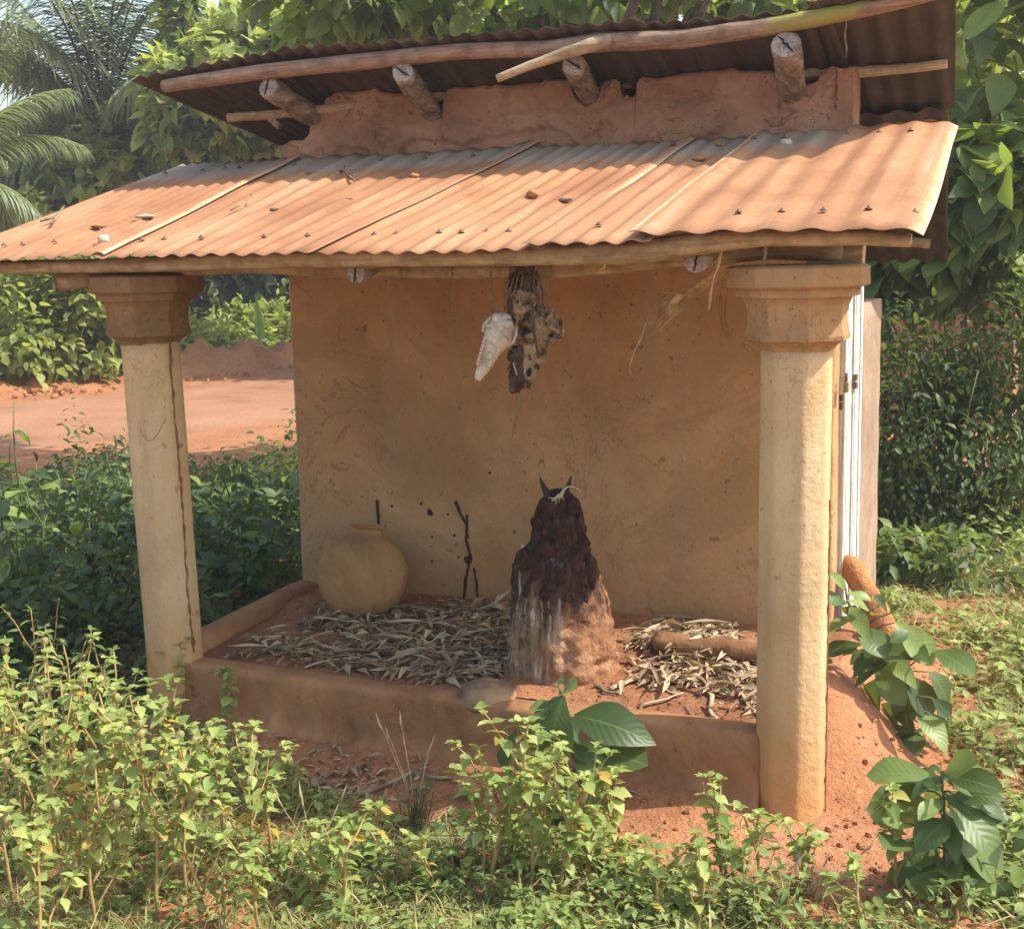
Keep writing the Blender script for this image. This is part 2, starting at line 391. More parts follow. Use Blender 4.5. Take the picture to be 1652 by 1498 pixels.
def wood(name, lo, mid, hi, stretch=(1.5, 14, 14), moss=None, crack=0.5):
    m, t, N = nt(name); v = coords(N, 'Object', stretch); o = coords(N)
    a = noise_(N, v, 3.0, 6, 0.65, 0.6); b = noise_(N, o, 16, 5, 0.6)
    c = ramp(t, a, [(0.3, lo), (0.52, mid), (0.72, hi)])
    c = mixc(N, ramp(t, b, [(0.35, crack), (0.55, 0.0)]), c, (lo[0]*0.6, lo[1]*0.6, lo[2]*0.6))
    if moss:
        x = N('ShaderNodeSeparateXYZ', ins={0: o}).outputs[0]
        mk = N('ShaderNodeMapRange', ins={0: x, 1: moss[0], 2: moss[0]+0.25, 3: 0.0, 4: 0.5}).outputs[0]
        mk2 = N('ShaderNodeMapRange', ins={0: x, 1: moss[1], 2: moss[1]+0.1, 3: 0.0, 4: 0.6}).outputs[0]
        q = N('ShaderNodeMath', operation='SUBTRACT', ins={0: mk, 1: mk2}).outputs[0]
        q = N('ShaderNodeMath', operation='ADD', ins={0: q, 1: noise_(N, o, 7, 4)}).outputs[0]
        c = mixc(N, ramp(t, q, [(0.86, 0.0), (0.98, 0.85)]), c, (0.30, 0.30, 0.07))
    finish(t, N, c, 0.88, ((a, 0.5, 0.008), (b, 0.3, 0.006)), 0.15); return m
BARK = wood('peeling_bark_pole', (0.16, 0.10, 0.068), (0.30, 0.20, 0.14), (0.42, 0.31, 0.225), moss=(-0.45, 0.17))
LOGX = wood('pale_beam_wood', (0.25, 0.18, 0.105), (0.45, 0.345, 0.215), (0.57, 0.46, 0.31))
LOGY = wood('weathered_log', (0.15, 0.11, 0.075), (0.31, 0.235, 0.165), (0.45, 0.365, 0.275), stretch=(14, 1.5, 14), crack=0.7)
ENDG = wood('grey_cut_end', (0.18, 0.14, 0.11), (0.36, 0.31, 0.26), (0.50, 0.44, 0.38), stretch=(30, 30, 30), crack=0.8)
DARKGAP = simple('dark_split', [(0.3, (0.02, 0.014, 0.01)), (0.7, (0.04, 0.028, 0.02))])
WHITEP = wood('white_painted_wood', (0.36, 0.33, 0.29), (0.64, 0.61, 0.55), (0.78, 0.76, 0.71), stretch=(24, 24, 1.2), crack=0.3)
IRON = simple('rusty_hinge_iron', [(0.3, (0.10, 0.06, 0.045)), (0.7, (0.22, 0.14, 0.10))], 30, 0.7)
BRASS = simple('dull_brass', [(0.3, (0.32, 0.22, 0.08)), (0.7, (0.45, 0.33, 0.13))], 30, 0.45, spec=0.5)
TRAIL = simple('termite_earth', [(0.3, (0.17, 0.08, 0.038)), (0.7, (0.29, 0.15, 0.07))], 30, 0.95)
BLACKT = simple('black_mud_trail', [(0.3, (0.035, 0.02, 0.013)), (0.7, (0.075, 0.042, 0.026))], 30, 0.95)
CLAY0 = simple('plain_fired_clay', [(0.3, (0.25, 0.148, 0.068)), (0.52, (0.33, 0.205, 0.098)), (0.75, (0.38, 0.25, 0.125))], 4.5, 0.85, 55, 0.12, 0.004, speck=(26, 0.72, (0.16, 0.09, 0.05)))
CLAY = plaster('fired_clay', (0.22, 0.115, 0.05), (0.37, 0.21, 0.088), (0.44, 0.265, 0.12), 0.15, 3.2, splash=(0.16, (0.17, 0.085, 0.045)), crack=0.15)
BOWLM = simple('sooted_clay', [(0.35, (0.12, 0.085, 0.06)), (0.52, (0.34, 0.21, 0.115)), (0.75, (0.46, 0.30, 0.18))], 8, 0.9)
BONE = simple('bleached_bone', [(0.3, (0.42, 0.36, 0.27)), (0.55, (0.68, 0.63, 0.53)), (0.78, (0.78, 0.74, 0.66))], 16, 0.75, 80, 0.4, 0.004, speck=(30, 0.70, (0.20, 0.15, 0.10)))
BONEB = simple('browned_bone', [(0.36, (0.07, 0.045, 0.028)), (0.47, (0.30, 0.21, 0.125)), (0.68, (0.52, 0.40, 0.26))], 26, 0.85, 90, 0.9, 0.008, speck=(34, 0.60, (0.05, 0.032, 0.02)))
BONED = simple('smoked_bone', [(0.3, (0.05, 0.033, 0.022)), (0.55, (0.13, 0.088, 0.052)), (0.78, (0.24, 0.17, 0.10))], 16, 0.9, 80, 0.6, 0.006)
TEETH = simple('yellow_teeth', [(0.3, (0.55, 0.45, 0.30)), (0.7, (0.72, 0.64, 0.48))], 30, 0.6)
HOLE = simple('socket_dark', [(0.3, (0.018, 0.012, 0.009)), (0.7, (0.03, 0.02, 0.014))])
CORD = simple('dry_fibre', [(0.3, (0.16, 0.11, 0.07)), (0.7, (0.34, 0.26, 0.17))], 20, 0.9)
PALMS = wood('dry_palm_stalk', (0.30, 0.19, 0.09), (0.58, 0.40, 0.21), (0.70, 0.54, 0.32), stretch=(8, 8, 8))
STONEO = simple('laterite_pebble', [(0.3, (0.26, 0.12, 0.05)), (0.7, (0.52, 0.29, 0.14))], 20, 0.9)
STONEW = simple('pale_pebble', [(0.3, (0.48, 0.38, 0.26)), (0.7, (0.72, 0.64, 0.50))], 20, 0.9)
STICK = wood('dry_twig', (0.13, 0.09, 0.06), (0.27, 0.19, 0.125), (0.40, 0.30, 0.21), stretch=(5, 5, 5))
LIZ = simple('pale_lizard_skin', [(0.3, (0.38, 0.33, 0.26)), (0.7, (0.62, 0.57, 0.48))], 60, 0.7)
HORN = simple('black_horn', [(0.3, (0.018, 0.012, 0.010)), (0.7, (0.055, 0.036, 0.028))], 25, 0.6)

# ------------------------------------------------------------------ ground
def sm(e0, e1, x):
    t = np.clip((x-e0)/(e1-e0), 0, 1); return t*t*(3-2*t)
def gh(x, y):
    x = np.asarray(x, float); y = np.asarray(y, float)
    p = np.stack([x, y, np.zeros_like(x)], -1)
    z = 0.045*fbm(p*0.9, 3, 3) + 0.020*fbm(p*5, 4, 9) + 0.006*fbm(p*19, 3, 29) - 0.012
    near = sm(3.5, 1.5, np.abs(x-0.2)+np.abs(y-0.3)); z = z*(1-0.55*near)
    b = sm(0.36, 0.0, x)*sm(-0.02, 0.5, y)*sm(2.0, 1.15, y)*sm(-0.9, -0.3, x)
    z = z + 0.27*b
    z = z + 0.05*sm(-0.32, -0.08, y)*sm(0.25, -0.05, x)*sm(-2.6, -2.2, x)*sm(0.3, 0.1, y)*sm(-0.0, -0.3, x)
    z = z + 0.5*sm(14, 40, y+0.4*x)*0 + 0.10*sm(0.4, 1.6, x)*sm(1.0, 4, y)
    return z
def axis_pts(lo, hi, step, far_lo, far_hi):
    a = np.arange(lo, hi+1e-6, step); o = []
    s = step; q = hi
    while q < far_hi: s *= 1.22; q += s; o.append(q)
    s = step; q = lo; o2 = []
    while q > far_lo: s *= 1.22; q -= s; o2.append(q)
    return np.concatenate([o2[::-1], a, o])
gx = axis_pts(-3.0, 1.4, 0.022, -160, 160); gy = axis_pts(-1.8, 2.4, 0.022, -60, 220)
GX, GY = np.meshgrid(gx, gy, indexing='ij')
GZ = gh(GX, GY)
grd = grid_mesh('ground', np.stack([GX, GY, GZ], -1), SOIL); grd['kind'] = 'structure'
def g(x, y): return float(gh(np.array([x]), np.array([y]))[0])

# track: a smoother strip of red road beyond the bushes, and the graded bank behind it
A0 = at(-60, 690, 2, 0); A1 = at(520, 640, 2, 0)
rd = (A1-A0)[:2]; rl = np.linalg.norm(rd); rd = rd/rl; rn = np.array([-rd[1], rd[0]])
def strip(name, o, wid, length, n, m, zf, mat, sgn=1):
    P = np.zeros((n, m, 3))
    for i in range(n):
        for j in range(m):
            s = (i/(n-1)-0.5)*length; t_ = (j/(m-1)-0.5)*wid
            q = o + rd*s + rn*t_; P[i, j, :2] = q
    P[:, :, 2] = gh(P[:, :, 0], P[:, :, 1]) + zf(P)
    k = grid_mesh(name, P, mat); k['kind'] = 'structure'; return k
ROAD = simple('graded_red_track', [(0.28, (0.21, 0.105, 0.06)), (0.45, (0.33, 0.165, 0.092)), (0.75, (0.42, 0.225, 0.13))], 0.9, 0.95, 22, 0.4, 0.02, stretch=(1, 1, 1))
mid = (A0[:2]+A1[:2])/2
strip('dirt_track', mid + rn*0.4, 7.0, 44, 150, 40, lambda P: 0.045 - 0.30*np.clip(np.abs((P[:, :, :2]-mid-rn*0.2)@rn)/3.5, 0, 1)**4, ROAD)
B0 = at(40, 632, 2, 0); B1 = at(465, 590, 2, 0)
bd = (B1-B0)[:2]; bl = np.linalg.norm(bd); bd = bd/bl; bn = np.array([-bd[1], bd[0]])
def bank():
    n, m = 420, 44; P = np.zeros((n, m, 3))
    for i in range(n):
        s = (i/(n-1))*(bl+16)-8
        for j in range(m):
            t_ = (j/(m-1)-0.3)*3.0; P[i, j, :2] = B0[:2] + bd*s + bn*t_
    xy = P[:, :, :2]; s = (xy-B0[:2])@bd; t_ = (xy-B0[:2])@bn
    hgt = 0.34 + 0.26*fbm(np.stack([s*0.6, s*0, s*0], -1), 3, 5) + 0.12*sm(bl*0.6, bl, s)
    prof = np.exp(-((t_-0.45)/0.55)**2)
    z = hgt*prof*(1+0.7*fbm(P*np.array([2.6, 2.6, 1]), 4, 8)) + 0.16*fbm(P*np.array([5, 5, 1]), 4, 21)*prof
    P[:, :, 2] = gh(P[:, :, 0], P[:, :, 1]) + z - 0.05
    k = grid_mesh('soil_bank', P, SOIL); k['kind'] = 'structure'
bank()

# ------------------------------------------------------------------ the shrine
D = 0.93; XL, XR = -2.274, -0.05; W = 2.266
H = thing('mud_shrine', 'small ochre mud shrine with pillared porch and rusty corrugated roofs', 'shrine', (0, 0, 0))

def wall_loop(name, pts, z0, z1, rows, mat, rel=0.006, fr=3.0, seed=0):
    """closed plan polygon (dense) swept up with uneven plaster"""
    P = []
    for i in range(rows+1):
        z = z0 + (z1-z0)*i/rows; P.append([(x, y, z) for x, y in pts])
    P = np.array(P); d = rel*fbm(P*fr, 4, seed)
    cen = np.array([np.mean([p[0] for p in pts]), np.mean([p[1] for p in pts])])
    v = P[:, :, :2]-cen; v = v/np.linalg.norm(v, axis=2, keepdims=True)
    P[:, :, :2] += v*d[:, :, None]
    n = len(pts); m = MB(); m.rings([[tuple(q) for q in r] for r in P]); return m.build(name, mat, H)
def rounded(x0, y0, x1, y1, r, step):
    pts = []
    for (cx, cy, a0) in ((x1-r, y1-r, 0), (x0+r, y1-r, PI/2), (x0+r, y0+r, PI), (x1-r, y0+r, 1.5*PI)):
        arc = [(cx+r*math.cos(a0+k*PI/8), cy+r*math.sin(a0+k*PI/8)) for k in range(5)]
        if pts:
            p, q = pts[-1], arc[0]; L = math.dist(p, q); k = max(1, int(L/step))
            pts += [(p[0]+(q[0]-p[0])*i/k, p[1]+(q[1]-p[1])*i/k) for i in range(1, k)]
        pts += arc
    p, q = pts[-1], pts[0]; L = math.dist(p, q); k = max(1, int(L/step))
    return pts + [(p[0]+(q[0]-p[0])*i/k, p[1]+(q[1]-p[1])*i/k) for i in range(1, k)]
wall_loop('wall', rounded(XL, D, XR, 1.545, 0.018, 0.05), -0.1, 2.02, 44, WALL, 0.007, 2.6, 4)
wall_loop('rear_wall', rounded(XL+0.1, 1.56, XR-0.22, 2.5, 0.02, 0.12), -0.1, 1.62, 12, GREYB, 0.006, 3, 6)

# crumbling upper wall: outline of its broken top surveyed along its face
UY = 0.958
top_px = [(452, 236), (470, 228), (490, 226), (503, 213), (502, 198), (512, 186), (522, 176), (524, 155), (540, 147), (596, 143), (604, 138), (612, 147), (640, 149), (668, 152), (684, 178), (700, 192),
          (712, 186), (716, 150), (722, 141), (800, 136), (870, 130), (874, 126), (918, 128), (928, 155), (946, 171), (962, 160), (972, 131), (980, 128), (992, 136), (1000, 152), (1008, 158), (1020, 154), (1026, 156), (1027, 130), (1034, 122), (1060, 124), (1110, 116), (1175, 110), (1215, 113), (1240, 112), (1254, 120), (1262, 150), (1270, 158), (1282, 152), (1300, 140), (1310, 150), (1320, 148), (1320, 116), (1345, 113), (1364, 118), (1372, 122), (1374, 150)]
tp = [at(a, b, 1, UY) for a, b in top_px]
ux = [q[0] for q in tp]; uz = [q[2] for q in tp]
for i in range(1, len(ux)):
    if ux[i] <= ux[i-1]: ux[i] = ux[i-1] + 0.002
def upper_wall():
    xs = np.unique(np.concatenate([np.linspace(ux[0], ux[-1], 300), np.array(ux)])); zt = np.interp(xs, ux, uz)
    zt = zt + 0.008*fbm(np.stack([xs*30, xs*0, xs*0], -1), 3, 2)
    rows = 34; cols = []
    z0 = 1.93
    for x, zz in zip(xs, zt):
        c = []
        for i in range(rows+1):
            z = z0 + (zz-z0)*i/rows
            p = np.array([x, 0.0, z])
            slab = 0.017*float(sm(0.0, 0.02, fbm(p*np.array([4.3, 1, 7.5])+3.7, 4, 3)+0.06)) *float(sm(2.20, 2.165, z + 0.05*float(fbm(np.array([x*5.0, 2.0, 1.0]), 4, 3))))
            c.append((x, UY - slab + 0.009*float(fbm(p*np.array([9, 1, 13]), 4, 13)) + 0.010*float(fbm(p*np.array([26, 1, 30]), 3, 19)) + (0.02 if i == rows else 0.0), z))
        c += [(x, UY+0.06, zz+0.008*mnoise.noise(Vector((x*20, 1, 0)))), (x, UY+0.13, zz-0.005), (x, UY+0.15, z0)]
        cols.append(c)
    m = MB(); m.rings(cols); return m.build('upper_wall', UPPER, H)
upper_wall()
for i, (a, b, rr, q) in enumerate([(1268, 170, .034, .8), (1290, 166, .045, 1.2), (1288, 192, .05, .7), (1314, 172, .055, 1.3), (1322, 195, .06, 1.1), (1300, 185, .05, .9), (1330, 172, .05, 1.2), (1250, 196, .04, .6), (1336, 150, .04, 1.4), (1305, 210, .045, .5), (1345, 196, .04, 1.4), (1342, 128, .04, .9), (985, 150, .04, 1.2), (1012, 168, .034, .9)]):
    m = MB(); c = at(a, b, 1, UY+0.012); m.lump(c, rr, 10, 7, 0.55, i+3, (1.0, 0.55, q), 1.8)
    m.build('plaster_lump', UPPER, H, smooth=False)
m = MB(); e0 = at(1352, 215, 1, UY-0.008); e1 = at(1349, 122, 1, UY-0.008)
xr = ux[-1]
m.rings([[(xr-0.045+0.012*mnoise.noise(Vector((0, 0, z*22))), UY-0.016, z), (xr+0.008+0.006*mnoise.noise(Vector((4, 0, z*22))), UY-0.016, z), (xr+0.010, UY+0.12, z), (xr-0.045, UY+0.10, z)] for z in np.linspace(1.93, uz[-4], 14)])
m.build('corner_plaster', UPPER, H, smooth=False)

# porch floor and parapets
fx = np.linspace(-2.25, 0.03, 150); fy = np.linspace(0.04, 0.95, 70)
FX, FY = np.meshgrid(fx, fy, indexing='ij')
def floor_z(x, y):
    x = np.asarray(x, float); y = np.asarray(y, float)
    p = np.stack([x, y, x*0], -1)
    z = 0.222 + 0.07*np.clip(y/0.93, 0, 1) + 0.020*fbm(p*4, 3, 31) + 0.008*fbm(p*22, 3, 37)
    z = z + 0.022*np.exp(-(((x+0.84)/0.26)**2+((y-0.30)/0.24)**2)) + 0.045*np.exp(-(((x+0.42)/0.22)**2+((y-0.55)/0.10)**2))
    return z
def fl(x, y): return float(floor_z(np.array([x]), np.array([y]))[0])
grid_mesh('earth_floor', np.stack([FX, FY, floor_z(FX, FY)], -1), FLOOR, H)
def parapet(name, a, b, prof, zoff, seed, n):
    a = np.array(a); b = np.array(b); L = np.linalg.norm(b-a); t_ = (b-a)/L; nn = np.array([t_[1], -t_[0]])
    cols = []
    for i in range(n+1):
        s = L*i/n; c = []
        end = min(s, L-s)
        for k, (o, z) in enumerate(prof):
            p = np.array([a[0]+t_[0]*s, a[1]+t_[1]*s, z + o*2.0])
            dz = 0.020*float(fbm(np.array([s*2.2, seed, z]), 3, seed)) if z > 0.1 else 0
            r = 0.013*float(fbm(p*np.array([7, 7, 8]), 4, seed+2)) + 0.009*float(fbm(p*np.array([18, 9, 26]), 3, seed+9)) + (0.028*float(fbm(p*18, 3, seed+5)) if z < 0.11 else 0.004*float(fbm(p*30, 2, seed+6)))
            oo = o + (r if o > -0.02 else -r*0.4)
            c.append((a[0]+t_[0]*s+nn[0]*oo, a[1]+t_[1]*s+nn[1]*oo, z + dz + zoff(s/L)))
        cols.append(c)
    m = MB(); m.rings(cols); return m.build(name, PARA, H)
pf = [(0.115, -0.08), (0.105, 0.0), (0.088, 0.035), (0.066, 0.06), (0.060, 0.09), (0.059, 0.12), (0.058, 0.15), (0.057, 0.18), (0.056, 0.21), (0.054, 0.226), (0.046, 0.236), (0.02, 0.240), (0.0, 0.240), (-0.03, 0.238), (-0.055, 0.234), (-0.066, 0.2), (-0.066, -0.08)]
parapet('parapet', (-2.20, -0.005), (-0.085, -0.005), pf, lambda u: 0.006-0.012*u, 11, 200)
ps = [(0.06, -0.08), (0.055, 0.1), (0.052, 0.2), (0.05, 0.285), (0.042, 0.30), (0.02, 0.304), (-0.02, 0.304), (-0.045, 0.30), (-0.056, 0.285), (-0.058, 0.2), (-0.058, -0.08)]
parapet('parapet', (-2.245, 0.95), (-2.245, 0.07), ps, lambda u: 0.012*(1-u), 17, 60)

# columns: octagonal shafts with stepped capitals
def oct_ring(r, z, ch=0.06, off=PI/8):
    pts = []
    for k in range(8):
        th = off + k*PI/4
        for s_ in ((-1, 0, 1) if ch > 0.05 else (-1, 1)): pts.append((r*math.cos(th+s_*ch), r*math.sin(th+s_*ch), z))
    return pts
CAPD = plaster('dark_capital_render', (0.15, 0.09, 0.042), (0.25, 0.155, 0.075), (0.33, 0.22, 0.115), 0.1, 3.0)  # darker tone, used on the left capital only
def column(x, y, lean, seed, zb=-0.06, cm=None):
    colr = MB(); n = 26
    rings = []
    for i in range(n+1):
        z = zb + (1.388-zb)*i/n
        rg = []
        for k in range(48):
            th = 2*PI*k/48; ph = ((th + PI/8) % (PI/4)) - PI/8; r8 = 0.1045*math.cos(PI/8)/math.cos(((th) % (PI/4)) - PI/8); rr8 = 0.62*r8 + 0.38*0.1015; rg.append((rr8*math.cos(th+PI/8), rr8*math.sin(th+PI/8), z))
        rings.append([(q[0]*(1+0.012*mnoise.noise(Vector((q[0]*9, q[1]*9, z*5+seed)))) + lean*(1.62-z), q[1]*(1+0.012*mnoise.noise(Vector((q[0]*9+5, q[1]*9, z*5+seed)))), z) for q in rg])
    colr.rings(rings)
    base = colr.build('column', COLM, H, loc=(x, y, 0))
    cp = MB()
    prof = [(0.104, 1.380), (0.118, 1.396), (0.136, 1.408), (0.150, 1.412), (0.151, 1.424), (0.144, 1.450), (0.142, 1.48), (0.147, 1.510), (0.157, 1.532), (0.176, 1.534), (0.178, 1.558), (0.199, 1.560), (0.205, 1.565), (0.204, 1.615), (0.19, 1.622)]
    rr = []
    for r, z in prof: rr.append([(q[0]+0.0012*mnoise.noise(Vector((q[0]*20, q[1]*20, z*20+seed))), q[1]+0.0012*mnoise.noise(Vector((q[0]*20+9, q[1]*20, z*20+seed))), z) for q in oct_ring(r, z, 0.012)])
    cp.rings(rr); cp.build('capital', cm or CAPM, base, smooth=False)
    return base
cR = column(0, 0, -0.004, 1)
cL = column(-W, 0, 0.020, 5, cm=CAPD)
# termite run up the left column
tr = MB(); pth = []
for i in range(60):
    z = 0.28 + 1.12*i/59
    th = -PI/2 + 1.36 + 0.03*math.sin(z*9) + 0.075*mnoise.noise(Vector((z*22, 2, 0)))
    rr_ = 0.0995
    pth.append((rr_*math.cos(th)+0.020*(1.62-z), rr_*math.sin(th), z))
tr.tube(pth, [max(.0015, 0.0048+0.006*mnoise.noise(Vector((i*0.77, 0, 4)))) for i in range(60)], 6, wob=0.9)
tr.build('termite_trail', TRAIL, cL)
tr = MB(); tr.tube([tuple(at(a, b, 1, -0.1025)-np.array([-W, 0, 0])) for a, b in ((226, 690), (231, 703), (238, 711), (247, 709), (256, 697), (262, 684), (268, 676))], .0013, 5, flat=.4); tr.build('charcoal_mark', TRAIL, cL)
tr = MB(); tr.tube([(0.098+0.002*mnoise.noise(Vector((z*30, 0, 0))), 0.012*mnoise.noise(Vector((z*12, 3, 0)))+0.01, z) for z in np.linspace(0.0, 0.95, 50)], [max(.001, 0.0022+0.003*mnoise.noise(Vector((i*1.3, 5, 4)))) for i in range(50)], 5, wob=0.6)
tr.build('termite_trail', TRAIL, cR)

# corrugated sheets -------------------------------------------------
def sheet(name, e0, e1, t0, t1, ye, yt, zf, pitch, amp, matT, matB, phase=0.0, warp=None, ny=16, nails=(), label=None, thick=0.0016, lipR=0.0, ragged=0.0, lip=False, lip2=False):
    """e0,e1: x of left/right edge at the eave; t0,t1: at the top edge"""
    nx = max(12, int(abs(e1-e0)/pitch*9)); V = np.zeros((nx+1, ny+1, 3))
    for i in range(nx+1):
        u = i/nx
        for j in range(ny+1):
            v = j/ny
            x = (e0+(e1-e0)*u)*(1-v) + (t0+(t1-t0)*u)*v
            y = ye + (yt-ye)*v
            am = amp*(0.85+0.25*mnoise.noise(Vector((x*1.7, y*0.8, 3.0))))
            if warp: am *= warp(u, v)[1]
            z = zf(x, y) + am*math.cos(2*PI*((e0+(e1-e0)*u)/pitch) + phase)
            z += 0.005*mnoise.noise(Vector((x*2.5, y*2.5, 7))) + 0.0022*mnoise.noise(Vector((x*9, y*6, 3)))
            if warp: z += warp(u, v)[0]
            z += lipR*math.exp(-((1-u)*abs(e1-e0)/0.05))
            yy = y
            if j == 0 and ragged: yy += ragged*mnoise.noise(Vector((x*7, 1, 1)))
            V[i, j] = (x, yy, z)
    n = (nx+1)*(ny+1); idx = np.arange(n).reshape(nx+1, ny+1)
    q = np.stack([idx[:-1, :-1], idx[1:, :-1], idx[1:, 1:], idx[:-1, 1:]], -1).reshape(-1, 4)
    B = V.copy(); B[:, :, 2] -= thick
    e = []
    for j in range(ny): e += [(idx[0, j], idx[0, j+1], idx[0, j+1]+n, idx[0, j]+n), (idx[-1, j+1], idx[-1, j], idx[-1, j]+n, idx[-1, j+1]+n)]
    for i in range(nx): e += [(idx[i+1, 0], idx[i, 0], idx[i, 0]+n, idx[i+1, 0]+n), (idx[i, -1], idx[i+1, -1], idx[i+1, -1]+n, idx[i, -1]+n)]
    Q = np.concatenate([q, q[:, ::-1]+n, np.array(e)])
    o = raw_mesh(name, np.concatenate([V.reshape(-1, 3), B.reshape(-1, 3)]), Q, matT, H)
    o.data.materials.append(matB)
    mi = np.zeros(len(Q), np.int32); mi[len(q):2*len(q)] = 1; o.data.polygons.foreach_set('material_index', mi)
    if label: o['label'] = label
    if lip2:                                                     # dusty left edge of the end sheet
        L2 = V[:3].copy(); L2[:, :, 2] += 0.0012; k2 = grid_mesh('sheet_lip', L2, DUST, o)
        av = np.zeros((3, L2.shape[1], 3), np.float32); av[:, :, 1] = np.array([1, .6, 0])[:, None]; aa = k2.data.attributes.new('leaf', 'FLOAT_VECTOR', 'POINT'); aa.data.foreach_set('vector', av.ravel())
    if lip:
        L = V[-4:, :, :].copy(); L[:, :, 2] += 0.0012; L[:, 0, 1] += 0.004; nl_ = L.shape[0]; k = grid_mesh('sheet_lip', L, DUST, o)
        av = np.zeros((nl_, L.shape[1], 3), np.float32); av[:, :, 1] = np.linspace(0, 1, nl_)[:, None]; aa = k.data.attributes.new('leaf', 'FLOAT_VECTOR', 'POINT'); aa.data.foreach_set('vector', av.ravel())
    if nails:
        m = MB()
        for vv, every in nails:
            k = 0
            ph0 = phase/(2*PI)
            c0 = math.ceil(min(e0, e1)/pitch + ph0)
            for cnum in range(c0, c0+int(abs(e1-e0)/pitch)+1):
                k += 1
                xe = (cnum-ph0)*pitch
                u = (xe-e0)/(e1-e0)
                if not (0.03 < u < 0.97) or R.random() < (1-1.0/every): continue
                i = int(round(u*nx)); j = int(round(vv*ny)); c = V[i, j] + np.array([0, (R.random()-0.5)*0.035, 0])
                m.lathe([(0.011, 0.0), (0.010, 0.003), (0.004, 0.006), (0.003, 0.011)], 7, (c[0], c[1], c[2]))
        if m.v:
            nl = m.build('nail_heads', IRON, o); nl['kind'] = 'stuff'
    return o
LP = (-0.003, 0.30, 1.774)
def lowz(x, y): return LP[0]*x + LP[1]*y + LP[2] - 0.010 - 0.02*max(0, -2.1-x)*1.2
yt = 0.985
SH = [(-2.98, -2.19, -2.80, -2.205), (-2.23, -1.40, -2.26, -1.16), (-1.45, -0.66, -1.22, -0.56), (-0.72, -0.345, -0.62, -0.275)]
for i, (a, b, c_, d_) in enumerate(SH):
    sheet('roof_sheet', a, b, c_, d_, -0.30-0.012*(i % 2), yt if i != 1 else yt-0.01, lambda x, y, i=i: lowz(x, y) + 0.0035*(3-i) + (0.022*max(0.0, (0.95-y)/1.25) if i == 3 else 0.0), 0.0765, 0.0060, RUST, RUSTB, phase=0.4*i,
          warp=lambda u, v, i=i: ((0.016*math.exp(-((u-0.97)/0.03)**2)*v**6 if i == 1 else 0.0) - 0.006*math.exp(-((1-u)*0.76/0.012)), 1.0), nails=((0.1, 1.9), (0.86, 3.2)), lipR=0.012, ragged=0.012, lip=True)
def rwarp(u, v): return (0.004*math.exp(-u/0.04) + 0.010*math.sin(PI*v)*u**3 - 0.05*(max(0, u-0.86)/0.14)**2*(0.4+0.6*math.sin(PI*min(1, v*1.3))), 1.15-0.45*u)
sheet('roof_sheet', -0.40, 0.375, -0.335, 0.335, -0.315, yt, lambda x, y: lowz(x, y)+0.016+0.032*max(0.0, (0.95-y)/1.25), 0.118, 0.0066, RUST, RUSTB, phase=1.2, warp=rwarp, nails=((0.12, 1.3), (0.9, 1.2)), ragged=0.02, lip=True, lip2=True, label='rightmost bent rusty roof sheet with flattened waves')
UPL = (0.0, -0.42, 2.42+0.42*0.70)
def upz(x, y): return UPL[1]*y + UPL[2] + 0.012*math.sin(x*1.9) - 0.085*max(0.0, -2.1-x) + 0.02*max(0, x)
ue = [(-2.80, -2.06, 0.675), (-2.11, -1.36, 0.665), (-1.41, -0.66, 0.655), (-0.72, -0.05, 0.69), (-0.11, 0.345, 0.645)]
for i, (a, b, y0) in enumerate(ue):
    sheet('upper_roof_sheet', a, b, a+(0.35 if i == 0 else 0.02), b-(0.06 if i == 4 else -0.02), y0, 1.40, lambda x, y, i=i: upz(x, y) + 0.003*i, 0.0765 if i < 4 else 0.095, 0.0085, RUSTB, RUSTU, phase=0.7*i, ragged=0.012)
for i, (a, b) in enumerate([(-2.5, -1.72), (-1.78, -1.0), (-1.06, -0.32), (-0.38, 0.27)]):
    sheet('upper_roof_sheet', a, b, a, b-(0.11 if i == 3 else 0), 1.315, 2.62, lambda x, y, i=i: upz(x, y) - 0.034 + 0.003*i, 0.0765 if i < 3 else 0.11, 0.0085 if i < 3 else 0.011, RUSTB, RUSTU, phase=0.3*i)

# poles and logs
def pole(name, pxs, Y, rad, mat, seg=10, wob=0.12, caps=True, seed=0):
    P = [at(a, b, 1, Y if not hasattr(Y, '__len__') else Y[i]) for i, (a, b) in enumerate(pxs)]
    Q = []; rr = []
    rad = rad if hasattr(rad, '__len__') else [rad]*len(P)
    for i in range(len(P)-1):
        for k in range(5):
            t_ = k/5; Q.append(P[i]*(1-t_)+P[i+1]*t_); rr.append(rad[i]*(1-t_)+rad[i+1]*t_)
    Q.append(P[-1]); rr.append(rad[-1])
    m = MB(); m.tube(Q, rr, seg, wob=wob, seed=seed); return m.build(name, mat, H)
pole('purlin', [(265, 139), (420, 116), (600, 98), (740, 83), (880, 79), (960, 69), (1100, 64), (1250, 42), (1400, 13), (1510, -12)], 0.70, [.026, .03, .031, .03, .028, .033, .031, .03, .027, .024], BARK, seed=2)
pole('branch_stub', [(985, 66), (955, 72), (905, 88), (850, 108), (802, 127)], [0.69, 0.66, 0.64, 0.62, 0.60], [.026, .026, .02, .016, .014], LOGX, 8, seed=4)
pole('purlin', [(368, 190), (480, 182), (640, 162), (1000, 135), (1380, 116), (1450, 112), (1528, 103)], [.90, .94, 1.0, 1.06, 1.06, 1.06, 1.06], [.018, .02, .02, .022, .022, .018, .016], LOGX, 8, seed=6)
pole('purlin', [(1100, 198), (1380, 192), (1450, 190), (1512, 188)], 1.42, [.03]*4, BARK, 8, seed=7)
